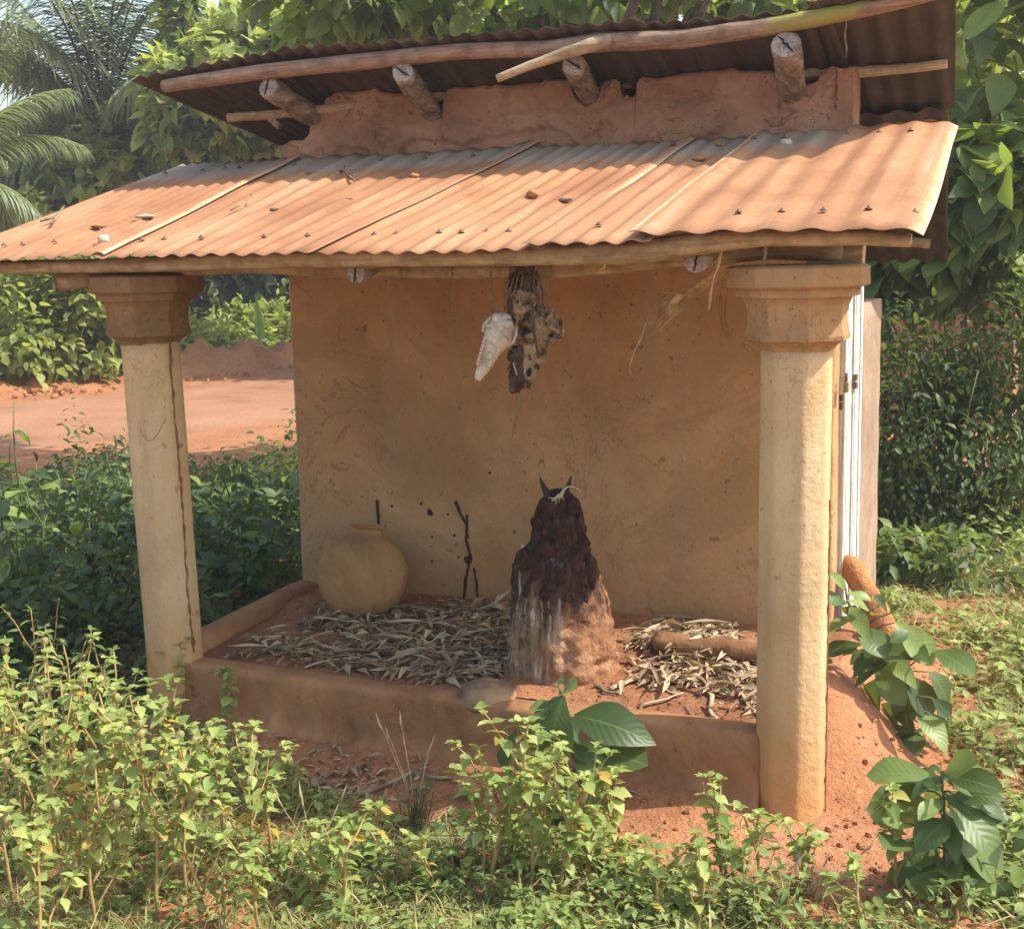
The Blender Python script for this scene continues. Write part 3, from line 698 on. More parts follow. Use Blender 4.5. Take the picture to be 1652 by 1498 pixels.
pole('purlin', [(1100, 215), (1380, 210), (1450, 207), (1528, 206)], 1.40, [.009]*4, LOGX, 6, seed=8)
pole('purlin', [(1340, 383), (1420, 385), (1500, 393)], 2.35, [.022]*3, LOGX, 8, seed=9)
def log(name, end, Ye, back, Yb, r, mat=LOGY, wob=0.14, seed=0, split=True, deep=0.25):
    a = at(end[0], end[1], 1, Ye); b = at(back[0], back[1], 1, Yb); d = b-a; b = a + d*(1+deep)
    Q = [a+(b-a)*i/10 for i in range(11)]
    m = MB(); m.tube(Q, [r*(1-0.01*i) for i in range(11)], 14, wob=wob, seed=seed)
    o = m.build(name, mat, H)
    n = (a-b)/np.linalg.norm(b-a); M = frames(n[None], np.array([[0, 0, 1.0]]))[0]; x, z = M[:, 0], M[:, 2]
    e = MB(); ring = []
    for j in range(14):
        th = 2*PI*j/14; q = 0.93*r*(1+0.08*mnoise.noise(Vector((math.cos(th), math.sin(th), seed))))
        ring.append(a + n*0.003 + x*math.cos(th)*q + z*math.sin(th)*q)
    e.rings([[p_ for p_ in ring], [a + n*(0.006+0.004*mnoise.noise(Vector((j, seed, 0)))) + (p_-a)*0.55 for j, p_ in enumerate(ring)], [a + n*0.005 + (p_-a)*0.05 for p_ in ring]], (False, True))
    e.build('cut_end', ENDG, o, smooth=False)
    if split:
        c = MB(); ang = R.uniform(0.5, 2.3)
        dv = x*math.cos(ang)+z*math.sin(ang); pv = x*-math.sin(ang)+z*math.cos(ang)
        pts = [a + n*0.010 + dv*r*0.9*s_ + pv*r*0.16*mnoise.noise(Vector((s_*3, seed, 1))) for s_ in np.linspace(-0.95, 0.95, 8)]
        c.tube(pts, [0.001, 0.003, 0.0035, 0.004, 0.0035, 0.003, 0.0025, 0.001], 4)
        side = MB(); sd = a + dv*r*1.0
        c.tube([sd + (b-a)*t_ + pv*r*0.2*mnoise.noise(Vector((t_*5, seed, 3))) for t_ in np.linspace(0.0, 0.7, 8)], [0.004, 0.004, 0.0035, 0.003, 0.0025, 0.002, 0.0015, 0.001], 4)
        c.build('split', DARKGAP, o)
    return o
log('rafter', (433, 140), .70, (503, 186), UY, .046, seed=1, wob=0.3)
log('rafter', (650, 117), .68, (697, 178), UY, .043, seed=2, wob=0.45)
log('rafter', (926, 105), .71, (950, 150), UY, .043, seed=3)
log('rafter', (1268, 73), .68, (1280, 146), UY, .050, seed=4)
m = MB(); c = at(442, 196, 1, 0.93); m.box((-.03, -.012, -.012), (.035, .012, .014), Matrix.Rotation(0.7, 3, 'Y'), c); m.build('wedge', LOGY, H, smooth=False)
# porch roof timbers
pole('eave_pole', [(-70, 432), (150, 429), (300, 424), (470, 417), (640, 415), (760, 413), (900, 411), (1040, 406), (1130, 391), (1230, 383), (1390, 383), (1470, 388)], -0.205, [.022, .024, .027, .03, .029, .029, .031, .034, .032, .026, .021, .018], LOGX, seed=11)
pole('beam', [(96, 455), (160, 446), (240, 430), (400, 425), (560, 433), (700, 435), (880, 436), (1020, 424), (1130, 410), (1250, 402), (1360, 404)], [-.10, -.06, -.02, 0, .01, .01, .01, .01, .01, .03, .03], [.034, .035, .036, .034, .03, .028, .028, .028, .03, .03, .03], LOGX, seed=13)
m = MB(); c = at(88, 457, 1, -.112); m.lathe([(0.031, 0.0), (0.030, 0.004), (0.012, 0.007)], 12); o_ = m.build('beam_end', ENDG, H, loc=c, smooth=False); o_.rotation_euler = (PI/2, 0, -0.75)
def rafter2(px, py, r, seed):
    a = at(px, py, 1, -.175); b = a + np.array([0.0, 1.12, 0.30]); 
    P = [a+(b-a)*i/8 for i in range(9)]; m = MB(); m.tube(P, r, 12, wob=0.1, seed=seed); o = m.build('rafter', LOGY, H)
    e = MB(); e.rings([[(a[0]+r*.95*q*math.cos(2*PI*j/14), a[1]-0.004-(1-q)*0.004, a[2]+r*.95*q*math.sin(2*PI*j/14)) for j in range(14)] for q in (1, .5, .1)], (False, True)); e.build('cut_end', ENDG, o, smooth=False)
    c = MB(); c.tube([(a[0]+0.004*mnoise.noise(Vector((s_*4, seed, 0)))+s_*0.15*r, a[1]-0.009, a[2]+s_*r*0.85) for s_ in np.linspace(-1, 1, 8)], [.001, .0025, .003, .003, .003, .0025, .002, .001], 4)
    c.build('split', DARKGAP, o)
rafter2(575, 441, 0.033, 3); rafter2(1124, 418, 0.040, 5)
m = MB(); c = at(1362, 409, 1, 0.06); m.box((-.10, -.03, -.036), (.055, .03, .036), Matrix.Rotation(0.04, 3, 'Y'), c); m.build('packing_block', LOGX, H, smooth=False)

# door in the right hand wall
dr = H
fr = MB(); dx = XR+0.004
for y0, y1, pr in ((1.035, 1.075, .016), (1.335, 1.385, .022)): fr.box((dx-.05, y0, 0.1), (dx+pr, y1, 1.70))
fr.box((dx-.05, 1.075, 1.65), (dx+.016, 1.335, 1.70)); fo = fr.build('door_frame', WHITEP, H, smooth=False)
for k, (y0, y1) in enumerate(((1.078, 1.200), (1.206, 1.332))):
    d_ = MB(); d_.box((dx-.03, y0, 0.14), (dx+.012+.006*k, y1, 1.648)); b_ = d_.build('door_leaf', WHITEP, fo, smooth=False)
    s_ = MB(); s_.box((dx+.0125+.006*k, y0+.02, 0.3), (dx+.0145+.006*k, y0+.045, 1.5)); s_.build('door_board', WHITEP, b_, smooth=False)
for px_, py_ in ((1357, 648), (1379.5, 615)):
    c = at(px_, py_, 0, dx+.022); hm = MB(); hm.box((-.004, -.018, -.026), (.008, .018, -.003), c=c); hm.box((-.004, -.018, .003), (.008, .018, .026), c=c); hm.build('hinge', IRON, fo, smooth=False)
c = at(1363, 616, 0, dx+.024); hm = MB()
hm.tube([(c[0]+.004, c[1]-.012, c[2]), (c[0]+.004, c[1]-.012, c[2]+.03), (c[0]+.004, c[1]+.012, c[2]+.03), (c[0]+.004, c[1]+.012, c[2])], .003, 5); pl_ = hm.build('hasp', IRON, fo)
hm = MB(); hm.box((-.002, -.02, -.036), (.014, .02, 0.0), c=c); hm.build('padlock', BRASS, fo, smooth=False)

# marks on the back wall: dry mud runs and splats stand proud of the plaster
def wallrun(pxs, r, mat=BLACKT, name='mud_run'):
    P = [at(a, b, 1, D-0.002) for a, b in pxs]; Q = []
    for i in range(len(P)-1):
        for k in range(6): 
            q = P[i]+(P[i+1]-P[i])*k/6; Q.append(q + np.array([0.004*mnoise.noise(Vector((q[2]*40, i, 0))), 0, 0]))
    Q.append(P[-1]); m = MB(); m.tube(Q, [r*(1+0.5*mnoise.noise(Vector((k*0.8, r*900, 0)))) for k in range(len(Q))], 6, wob=0.3); m.build(name, mat, H)
wallrun([(735, 808), (742, 828), (753, 845), (752, 870), (760, 900), (752, 930), (748, 975)], .006)
wallrun([(754, 830), (753, 850), (755, 868)], .005)
wallrun([(764, 915), (769, 940), (770, 972)], .005)
wallrun([(608, 806), (611, 845)], .006)
for i, (a, b, r_) in enumerate([(755, 901, .016), (694, 827, .014), (632, 816, .006), (679, 812, .006), (723, 829, .005), (830, 858, .006), (733, 863, .006), (697, 865, .004), (851, 740, .005), (790, 762, .006), (655, 912, .004), (740, 898, .005), (697, 905, .005)]):
    m = MB(); c = at(a, b, 1, D-0.001); m.lump((0, 0, 0), r_, 8, 5, 0.8, i, (1, .35, 1.1), 2.0); m.build('mud_splat', BLACKT, H, loc=c)

# ------------------------------------------------------------------ earth mound with horns, lizard
def mound_mat():
    m, t, N = nt('offering_mound_earth'); v = coords(N)
    x, y, z = [N('ShaderNodeSeparateXYZ', ins={0: v}).outputs[i] for i in range(3)]
    a = noise_(N, v, 7, 6, 0.65, 0.5); b = noise_(N, v, 45, 5, 0.65); s = noise_(N, coords(N, 'Object', (34, 34, 2.6)), 1.0, 6, 0.7)
    c = ramp(t, a, [(0.3, (0.17, 0.09, 0.052)), (0.5, (0.36, 0.175, 0.085)), (0.72, (0.48, 0.265, 0.14))])
    x2 = N('ShaderNodeMath', operation='MULTIPLY_ADD', ins={0: x, 1: 0.55, 2: z}).outputs[0]
    s2 = noise_(N, coords(N, 'Object', (13, 13, 1.5)), 1.0, 6, 0.65, 0.6); k = N('ShaderNodeMath', operation='MULTIPLY_ADD', ins={0: s2, 1: 0.75, 2: z}).outputs[0]; k = N('ShaderNodeMath', operation='SUBTRACT', ins={0: k, 1: 0.20}).outputs[0]
    k = N('ShaderNodeMath', operation='MULTIPLY_ADD', ins={0: x, 1: -0.22, 2: k}).outputs[0]
    c = mixc(N, ramp(t, N('ShaderNodeMath', operation='MULTIPLY_ADD', ins={0: a, 1: 0.12, 2: N('ShaderNodeMath', operation='ADD', ins={0: x, 1: 0.44}).outputs[0]}).outputs[0], [(0.46, 1.0), (0.58, 0.0)]), c, ramp(t, s, [(0.34, (0.085, 0.058, 0.042)), (0.47, (0.27, 0.17, 0.10)), (0.60, (0.37, 0.26, 0.17)), (0.70, (0.60, 0.53, 0.44))]))  # greyer shaded left and orange sunlit right side, painted into the earth colour
    dk = ramp(t, k, [(0.37, 0.0), (0.45, 0.8), (0.53, 1.0)])
    c = mixc(N, dk, c, (0.042, 0.022, 0.017))
    red = ramp(t, b, [(0.52, 0.0), (0.66, 0.75)])
    c = mixc(N, N('ShaderNodeMath', operation='MULTIPLY', ins={0: red, 1: dk}).outputs[0], c, (0.15, 0.06, 0.042))
    gz = N('ShaderNodeMath', operation='MULTIPLY_ADD', ins={0: a, 1: 0.30, 2: s}).outputs[0]
    wz = N('ShaderNodeMath', operation='MULTIPLY', ins={0: ramp(t, gz, [(0.70, 0.0), (0.78, 0.75)]), 1: ramp(t, z, [(0.02, 0.9), (0.33, 0.8), (0.46, 0.0)])}).outputs[0]
    lx = ramp(t, N('ShaderNodeMath', operation='ADD', ins={0: x, 1: 0.5}).outputs[0], [(0.52, 1.0), (0.60, 0.15)])
    c = mixc(N, N('ShaderNodeMath', operation='MULTIPLY', ins={0: wz, 1: lx}).outputs[0], c, (0.62, 0.54, 0.44))
    gr = N('ShaderNodeMath', operation='MULTIPLY', ins={0: ramp(t, s, [(0.34, 0.6), (0.46, 0.0)]), 1: lx}).outputs[0]
    c = mixc(N, gr, c, (0.085, 0.06, 0.045))
    finish(t, N, c, 0.9, ((s, 0.8, 0.02), (b, 1.0, 0.014)), 0.2); return m
MOUND = mound_mat()
MY = 0.33
sil = [(797, 884, 921), (806, 876, 930), (818, 869, 936), (835, 865, 939), (855, 863, 941), (872, 861, 943), (882, 852, 945), (892, 840, 949), (910, 836, 957), (930, 833, 964), (950, 831, 971), (975, 829, 979), (1000, 827, 984), (1030, 825, 987), (1060, 822, 989), (1085, 818, 992), (1105, 808, 1000)]
so_ = [(at(l, y, 1, MY), at(r_, y, 1, MY)) for y, l, r_ in sil]
mz = np.array([(a[2]+b[2])/2 for a, b in so_])[::-1]; mc = np.array([(a[0]+b[0])/2 for a, b in so_])[::-1]; mr = np.array([(b[0]-a[0])/2 for a, b in so_])[::-1]
mx0 = float(mc[2]); mz0 = 0.245
rings = []
zs = np.concatenate([np.linspace(mz[0], mz[-1], 110)])
for z in zs:
    cx_, rr_ = np.interp(z, mz, mc), np.interp(z, mz, mr); ring = []
    for j in range(84):
        th = 2*PI*j/84
        p = np.array([[math.cos(th)*2.6, math.sin(th)*2.6, z*2.2]])
        rid = float(fbm(p, 3, 3)[0]); fine = float(fbm(np.array([[math.cos(th)*1.6, math.sin(th)*1.6, z*10]])*3, 4, 7)[0])
        gro = float(vnoise(np.array([[math.cos(th)*7, math.sin(th)*7, z*3.0]]), 5)[0])
        chunk = float(fbm(np.array([[math.cos(th)*5, math.sin(th)*5, z*26]]), 3, 23)[0])
        k = rr_*(1 + 0.13*rid + 0.11*fine + 0.05*gro + 0.055*chunk)
        ring.append((cx_-mx0 + k*math.cos(th), k*0.95*math.sin(th), z-mz0))
    rings.append(ring)
t_ = rings[-1]; cxx = np.mean([q[0] for q in t_]); cyy = np.mean([q[1] for q in t_])
for sc_, dz in ((0.72, 0.012), (0.35, 0.018)): rings.append([(cxx+(q[0]-cxx)*sc_, cyy+(q[1]-cyy)*sc_, q[2]+dz+0.004*mnoise.noise(Vector((q[0]*60, q[1]*60, 1)))) for q in t_])
MO = thing('earth_mound', 'tall blood-darkened earth mound with two small black horns on top', 'earth mound', (mx0, MY, mz0))
m = MB(); m.rings(rings); m.build('mound_body', MOUND, MO)
def rel(px_, py_, Y, o): q = at(px_, py_, 1, Y); return (q[0]-o[0], q[1]-o[1], q[2]-o[2])
OM = (mx0, MY, mz0)
for pts, r0 in (([(890, 806), (884, 797), (877, 785), (871, 769)], .017), ([(899, 806), (908, 797), (917, 784), (922, 766)], .017)):
    P = [rel(a, b, MY-0.02, OM) for a, b in pts]; Q = []
    for i in range(len(P)-1):
        for k in range(4): Q.append(tuple(np.array(P[i])*(1-k/4)+np.array(P[i+1])*k/4))
    Q.append(P[-1]); m = MB(); m.tube(Q, [r0*(1-i/(len(Q)-1))**0.75+0.0012 for i in range(len(Q))], 10, wob=0.12); m.build('horn', HORN, MO)
CRUST = simple('dried_blood_crust', [(0.3, (0.028, 0.014, 0.011)), (0.55, (0.075, 0.033, 0.023)), (0.78, (0.15, 0.065, 0.043))], 22, 0.85, 90, 1.0, 0.012)
for i, (a, b, r_) in enumerate([(872, 832, .03), (934, 846, .03), (868, 856, .026), (938, 872, .028), (850, 893, .03), (843, 905, .026), (944, 890, .03), (955, 915, .032), (960, 935, .026), (880, 880, .034), (905, 862, .034), (922, 900, .04), (930, 925, .036), (868, 910, .034), (858, 935, .03), (905, 920, .034), (935, 948, .028), (912, 950, .024), (888, 815, .03), (918, 815, .03), (884, 940, .022)]):
    z_ = at(a, b, 1, MY)[2]; rr2 = float(np.interp(z_, mz, mr)); xx = at(a, b, 1, MY-rr2*.8)[0]; cxm = float(np.interp(z_, mz, mc)); dx_ = np.clip((xx-cxm)/rr2, -.95, .95)
    m = MB(); m.lump((cxm+dx_*rr2*.93-mx0, -math.sqrt(1-dx_**2)*rr2*.88, z_-mz0), r_, 12, 8, .75, i+5, (1, .55, 1.25), 2.0); m.build('crust_lump', CRUST, MO)
# lizard clinging to the top
LZ = at(899, 800, 1, MY-0.085)
m = MB(); pz = [rel(a, b, MY-0.085-0.01*k, LZ) for k, (a, b) in enumerate([(891, 807), (894, 805), (898, 803), (902, 800), (906, 797)])]
m.tube(pz + [rel(910, 789, MY-.11, LZ), rel(916, 785, MY-.11, LZ), rel(925, 785, MY-.11, LZ), rel(933, 789, MY-.11, LZ), rel(937, 794, MY-.11, LZ)], [.003, .0068, .006, .0085, .006, .004, .003, .0022, .0015, .0008], 8)
for (a, b), (c_, d_), (e_, f_) in (((894, 805), (889, 803), (884, 803)), ((896, 804), (898, 809), (896, 813)), ((904, 799), (908, 802), (910, 807)), ((904, 799), (903, 805), (902, 811))):
    m.tube([rel(a, b, MY-.095, LZ), rel(c_, d_, MY-.10, LZ), rel(e_, f_, MY-.095, LZ)], [.0028, .002, .0012], 5)
lz = m.build('lizard', LIZ, None, loc=LZ); tag(lz, 'small pale lizard with curved tail sitting between the black horns', 'lizard')
# feather stuck at the mound's shoulder
m = MB(); P = at(847, 890, 1, MY); tv = leaf_tpl(OVATE, .45, .3, .3); m.add((tv[0]*0.045).tolist(), tv[1].tolist()); f_ = m.build('feather', STONEW, None, loc=P); f_.rotation_euler = (0.9, -0.7, 0.2)
tag(f_, 'small pale feather stuck on the left shoulder of the earth mound', 'feather')

# ------------------------------------------------------------------ clay pot
pb = at(585, 998, 1, 0.62); pc = (pb[0]-0.03, 0.64, fl(pb[0], 0.64)-0.02)
PT = thing('clay_pot', 'big round unglazed clay pot leaning against the back wall', 'pot', pc)
prof = [(0.03, 0.0), (0.075, 0.008), (0.115, 0.032), (0.146, 0.075), (0.163, 0.125), (0.168, 0.17), (0.163, 0.21), (0.146, 0.25), (0.118, 0.285), (0.086, 0.308), (0.064, 0.318), (0.056, 0.326), (0.053, 0.336), (0.056, 0.342)]
m = MB(); m.lathe(prof, 40, cap=(True, False)); m.v = [(q[0]*(1+.01*mnoise.noise(Vector((q[0]*8, q[1]*8, q[2]*6)))), q[1], q[2]) for q in m.v]
bo = m.build('pot_body', CLAY, PT)
m = MB(); m.lathe([(0.056, 0.340), (0.060, 0.345), (0.068, 0.348), (0.070, 0.352), (0.067, 0.355), (0.060, 0.352), (0.050, 0.345), (0.048, 0.30), (0.09, 0.26)], 40, cap=(False, False)); m.build('rim', CLAY, PT)
PT.rotation_euler = (-0.19, 0.12, 0.4); PT.scale = (1.06, 1.06, 1.04)

# ------------------------------------------------------------------ bowls, stem, sticks on the porch floor
bx_ = at(776, 1112, 2, 0.262); m = MB()
m.lathe([(0.104, -0.012), (0.105, 0.0), (0.100, 0.012), (0.086, 0.026), (0.064, 0.036), (0.035, 0.042), (0.008, 0.043)], 30)
o_ = m.build('clay_bowl', BOWLM, None, loc=(bx_[0], bx_[1]+0.05, 0.224)); o_.rotation_euler = (0.12, 0.05, 0.3)
tag(o_, 'upturned sooty clay bowl half buried behind the front parapet', 'bowl')
b2 = at(1096, 1084, 2, 0.275); m = MB(); n_ = 16
ro, ri = [], []
for k in range(7):
    ph = k/6*1.2; ro.append([(0.086*math.sin(ph)*math.cos(PI*j/n_*1.25), 0.060*math.sin(ph)*math.sin(PI*j/n_*1.25), 0.060*(1-math.cos(ph))) for j in range(n_+1)])
V = [q for r_ in ro for q in r_]; F_ = [(i*(n_+1)+j, i*(n_+1)+j+1, (i+1)*(n_+1)+j+1, (i+1)*(n_+1)+j) for i in range(6) for j in range(n_)]
m.add(V, F_); o_ = m.build('calabash_shard', CLAY, None, loc=(b2[0], b2[1], fl(b2[0], b2[1])+0.004)); sd_ = o_.modifiers.new('thickness', 'SOLIDIFY'); sd_.thickness = 0.005
o_.rotation_euler = (-0.35, 0.1, -2.5); tag(o_, 'broken orange calabash shard lying among husks right of the mound', 'calabash')
a = at(1057, 1036, 2, 0.32); b = at(1235, 1052, 2, 0.32)
m = MB(); m.tube([tuple(a+(b-a)*k/12+np.array([0, 0, 0.006*math.sin(k)])) for k in range(13)], [.036]*13, 12, wob=0.5, seed=3)
o_ = m.build('palm_log', TRAIL, None, origin=a); tag(o_, 'short rotten brown palm log lying by the back wall', 'log')
def floor_stick(p0, p1, r, label, mat, name='stick', cat='stick', zf=0.268, bend=0.01, flat=1.0, taper=0.5):
    a = at(p0[0], p0[1], 2, zf); b = at(p1[0], p1[1], 2, zf)
    pts = []
    for k in range(9):
        q = a+(b-a)*k/8; z = (fl(q[0], q[1]) if -2.2 < q[0] < 0.05 and q[1] > 0.05 else g(q[0], q[1])) + r*0.8 + 0.004
        pts.append((q[0]+bend*math.sin(k*1.1)*(b[1]-a[1]+.2), q[1]+bend*math.sin(k*1.1), z))
    m = MB(); m.tube(pts, [r*(1-taper*k/8) for k in range(9)], 7, wob=0.3, seed=len(label), flat=flat)
    o = m.build(name, mat, None, origin=pts[0]); return tag(o, label, cat)
HUSK = leaf_mat('dry_husk', (0.25, 0.16, 0.085), (0.50, 0.365, 0.21), (0.66, 0.52, 0.33), 'obj', 0.12, 0.8, (0.55, 0.45, 0.3))
HUSKA = leaf_mat('dry_litter_leaf', (0.17, 0.105, 0.06), (0.40, 0.285, 0.17), (0.58, 0.45, 0.29), 'attr', 0.12, 0.8, (0.5, 0.4, 0.27))
HUSKM = simple('dry_husk_strip', [(0.3, (0.34, 0.245, 0.145)), (0.55, (0.52, 0.40, 0.25)), (0.8, (0.62, 0.51, 0.34))], 18, 0.8, stretch=(3, 3, 3))
floor_stick((700, 1076), (824, 1010), .008, 'long pale stick slanting across husks left of the mound', HUSKM)
floor_stick((958, 1098), (998, 1110), .006, 'short dark twig on bare soil right of the mound', STICK)
floor_stick((984, 1104), (1050, 1082), .014, 'pale split husk strip lying nearest the mound base', HUSKM, 'husk_strip', 'husk', flat=0.35)
floor_stick((995, 1132), (1100, 1112), .012, 'long torn husk strip along the sunlit porch floor', HUSKM, 'husk_strip', 'husk', flat=0.35)
floor_stick((1042, 1062), (1088, 1006), .012, 'pale husk strip pointing at the back wall', HUSKM, 'husk_strip', 'husk', flat=0.3)
floor_stick((1148, 1056), (1215, 1100), .010, 'husk strip slanting down beside the right column', HUSKM, 'husk_strip', 'husk', flat=0.35)
floor_stick((1142, 1110), (1158, 1150), .009, 'curled husk strip lying alone in front of the right litter', HUSKM, 'husk_strip', 'husk', bend=0.03, flat=0.5)
floor_stick((1192, 1112), (1228, 1142), .009, 'thin husk strip touching the right column base', HUSKM, 'husk_strip', 'husk', flat=0.5)
floor_stick((560, 1278), (668, 1246), .011, 'crooked grey stick on red soil below the parapet', STICK, zf=0.02, bend=0.02)
floor_stick((668, 1250), (727, 1258), .009, 'flat pale stick end lying below the parapet', STICK, zf=0.02, bend=0.01)
# torn husk sheets by the wall
for (px_, py_, s_, rz, lab) in ((1112, 1006, .085, 0.6, 'torn pale husk sheet propped at the back wall'), (968, 990, .085, 2.4, 'grey folded husk sheet beside the mound at the wall'), (1205, 1075, .07, -0.5, 'broad pale husk half hidden by the right column')):
    c = at(px_, py_, 2, 0.31); m = MB(); tv = leaf_tpl([0.5, 1.0, 0.9, 1.0, 0.55], .8, 0.25, 0.3, 0.35); m.add((tv[0]*s_).tolist(), tv[1].tolist(), [tuple(q) for q in tv[2]])
    o_ = m.build('husk_sheet', HUSK, None, loc=(c[0], c[1], fl(c[0], c[1])+0.02)); o_.rotation_euler = (0.5, -0.3, rz); tag(o_, lab, 'husk')

# dry leaf litter on the porch
DRY = [leaf_tpl(LANCE, .25, .6, .10, .3, .08), leaf_tpl(LANCE, .17, .5, -.12, .4, .0), leaf_tpl(OVATE, .32, .7, .2, .5, .06)]
def litter_pts(n, rs, lists):
    out = []
    while len(out) < n:
        x0, x1, y0, y1, wgt = lists[rs.randint(len(lists))]
        if rs.rand() > wgt: continue
        x, y = rs.uniform(x0, x1), rs.uniform(y0, y1)
        if vnoise(np.array([[x*5.5, y*5.5, 2.0]]), 9)[0] < rs.uniform(-1.0, .35): continue
        if (x-mx0)**2+(y-MY)**2 < 0.185**2 or (x-pc[0])**2+(y-pc[1])**2 < 0.07**2: continue
        out.append((x, y))
    return np.array(out)
LA = [(-2.0, -1.05, 0.30, 0.72, 1.0), (-1.75, -1.05, 0.10, 0.42, 1.0), (-1.5, -1.0, 0.5, 0.86, 0.75), (-2.05, -1.6, 0.10, 0.35, 0.2), (-0.68, -0.36, 0.5, 0.86, 0.7), (-0.5, -0.06, 0.38, 0.66, 0.6), (-0.62, -0.1, 0.2, 0.42, 0.22), (-1.1, -0.98, 0.1, 0.6, 0.08), (-0.4, -0.05, 0.1, 0.3, 0.06)]
def dry_parts(pts, rs, zfun, size, lift=0.03):
    parts = []
    k = rs.randint(0, 3, len(pts))
    for i in range(3):
        q = pts[k == i]; n = len(q)
        if not n: continue
        th = rs.uniform(0, 2*PI, n); pos = np.stack([q[:, 0], q[:, 1], zfun(q[:, 0], q[:, 1]) + rs.uniform(0.002, lift, n)], -1)
        d = np.stack([np.cos(th), np.sin(th), rs.normal(0, 0.07, n)], -1); up = np.stack([rs.normal(0, .45, n), rs.normal(0, .45, n), np.ones(n)], -1)
        parts.append(scatter(DRY[i], pos, d, up, rs.uniform(size[0], size[1], n), rs.uniform(0, 1, n)))
    return parts
rs = np.random.RandomState(3)
def strips(n):
    q = litter_pts(n, rs, LA[:7]); th = rs.uniform(0, 2*PI, n); pos = np.stack([q[:, 0], q[:, 1], floor_z(q[:, 0], q[:, 1])+rs.uniform(.01, .045, n)], -1); ln = rs.uniform(.09, .20, n)
    pos[:, 0] -= np.cos(th)*ln*.5; pos[:, 1] = np.clip(pos[:, 1]-np.sin(th)*ln*.5, .08, .82)
    d = np.stack([np.cos(th), np.sin(th)*.8, rs.normal(0, .07, n)], -1); up = np.stack([rs.normal(0, .4, n), rs.normal(0, .4, n), np.ones(n)], -1)
    return [scatter(leaf_tpl([.6, 1, .9, .8, .4], .10, .6, .04, .4, .03), pos, d, up, ln, rs.uniform(.2, 1, n))]
o_ = leaf_mass('dry_leaf_litter', dry_parts(litter_pts(3300, rs, LA), rs, floor_z, (0.02, 0.10), 0.026) + strips(340), HUSKA); tag(o_, 'drift of curled dry tan leaves covering the porch floor', 'leaf litter')
dm = [tpl_mesh('dry_leaf', t_, HUSK) for t_ in DRY]
pts = litter_pts(70, rs, LA[:7])
for i, (x, y) in enumerate(pts):
    th = rs.uniform(0, 2*PI); mw = leaf_mw((x, y, fl(x, y)+rs.uniform(.02, .04)), (math.cos(th), math.sin(th), rs.normal(0, .25)), (rs.normal(0, .4), rs.normal(0, .4), 1), rs.uniform(.08, .13))
    tag(link('dry_leaf', dm[i % 3], None, mw=mw), 'large curled dry tan leaf lying loose on the porch litter', 'dry leaf', 'large dry leaves on the porch floor')
gp = np.concatenate([np.stack([rs.normal(-1.42, .10, 150), rs.normal(-0.33, .07, 150)], -1), np.stack([rs.uniform(-1.9, 0.5, 150), rs.uniform(-1.1, -0.15, 150)], -1), np.stack([rs.uniform(0.3, 0.9, 140), rs.uniform(0.0, 2.5, 140)], -1), np.stack([rs.uniform(-2.2, -1.1, 60), rs.uniform(-0.3, -0.1, 60)], -1)])
o_ = leaf_mass('dry_leaf_litter', dry_parts(gp, rs, gh, (0.03, 0.075), 0.012), HUSKA); tag(o_, 'scattered dry tan leaves on the red soil in front of the parapet', 'leaf litter')

# crumbs and clods of earth lying about
def crumbs(name, label, q, z, s0, s1, mat, rs):
    n = len(q); b = MB(); b.lump((0, 0, 0), 1.0, 5, 4, .6, 3, (1, .85, .7), 1.3); tv = np.array(b.v); tf = [f for f in b.f if len(f) == 4]; ex = [f for f in b.f if len(f) != 4]
    tf = np.array(tf + [(f[0], f[1], f[2], f[3]) for f in ex]); sc = (s0+(s1-s0)*rs.rand(n)**4); th = rs.rand(n)*2*PI
    c, s = np.cos(th), np.sin(th); V = np.stack([c[:, None]*tv[None, :, 0]-s[:, None]*tv[None, :, 1], s[:, None]*tv[None, :, 0]+c[:, None]*tv[None, :, 1], np.repeat(tv[None, :, 2], n, 0)], -1)*sc[:, None, None] + np.stack([q[:, 0], q[:, 1], z+sc*.3], -1)[:, None, :]
    F = tf[None]+(np.arange(n)*len(tv))[:, None, None]; o = raw_mesh(name, V.reshape(-1, 3), F.reshape(-1, 4), mat, None, False); o['kind'] = 'stuff'; tag(o, label, 'soil crumbs')
q = np.stack([rs.uniform(-2.2, .75, 7000), rs.uniform(-.9, 1.6, 7000)], -1); q = q[(q[:, 1] < -.13) | (q[:, 0] > .12)]
crumbs('soil_crumbs', 'loose red crumbs of earth on the ground around the shrine', q, gh(q[:, 0], q[:, 1]), .002, .012, SOIL, rs)
q = np.stack([rs.uniform(-2.18, 0, 3000), rs.uniform(.06, .9, 3000)], -1); crumbs('soil_crumbs', 'dark crumbs of earth scattered on the porch floor', q, floor_z(q[:, 0], q[:, 1]), .0015, .008, FLOOR, rs)
sS = rs.uniform(-4, bl+4, 900); tT = rs.normal(.1, .55, 900); q = B0[:2][None]+bd[None]*sS[:, None]+bn[None]*tT[:, None]
crumbs('soil_crumbs', 'red clods tumbled along the bank beside the track', q, gh(q[:, 0], q[:, 1])+.02, .012, .06, SOIL, rs)

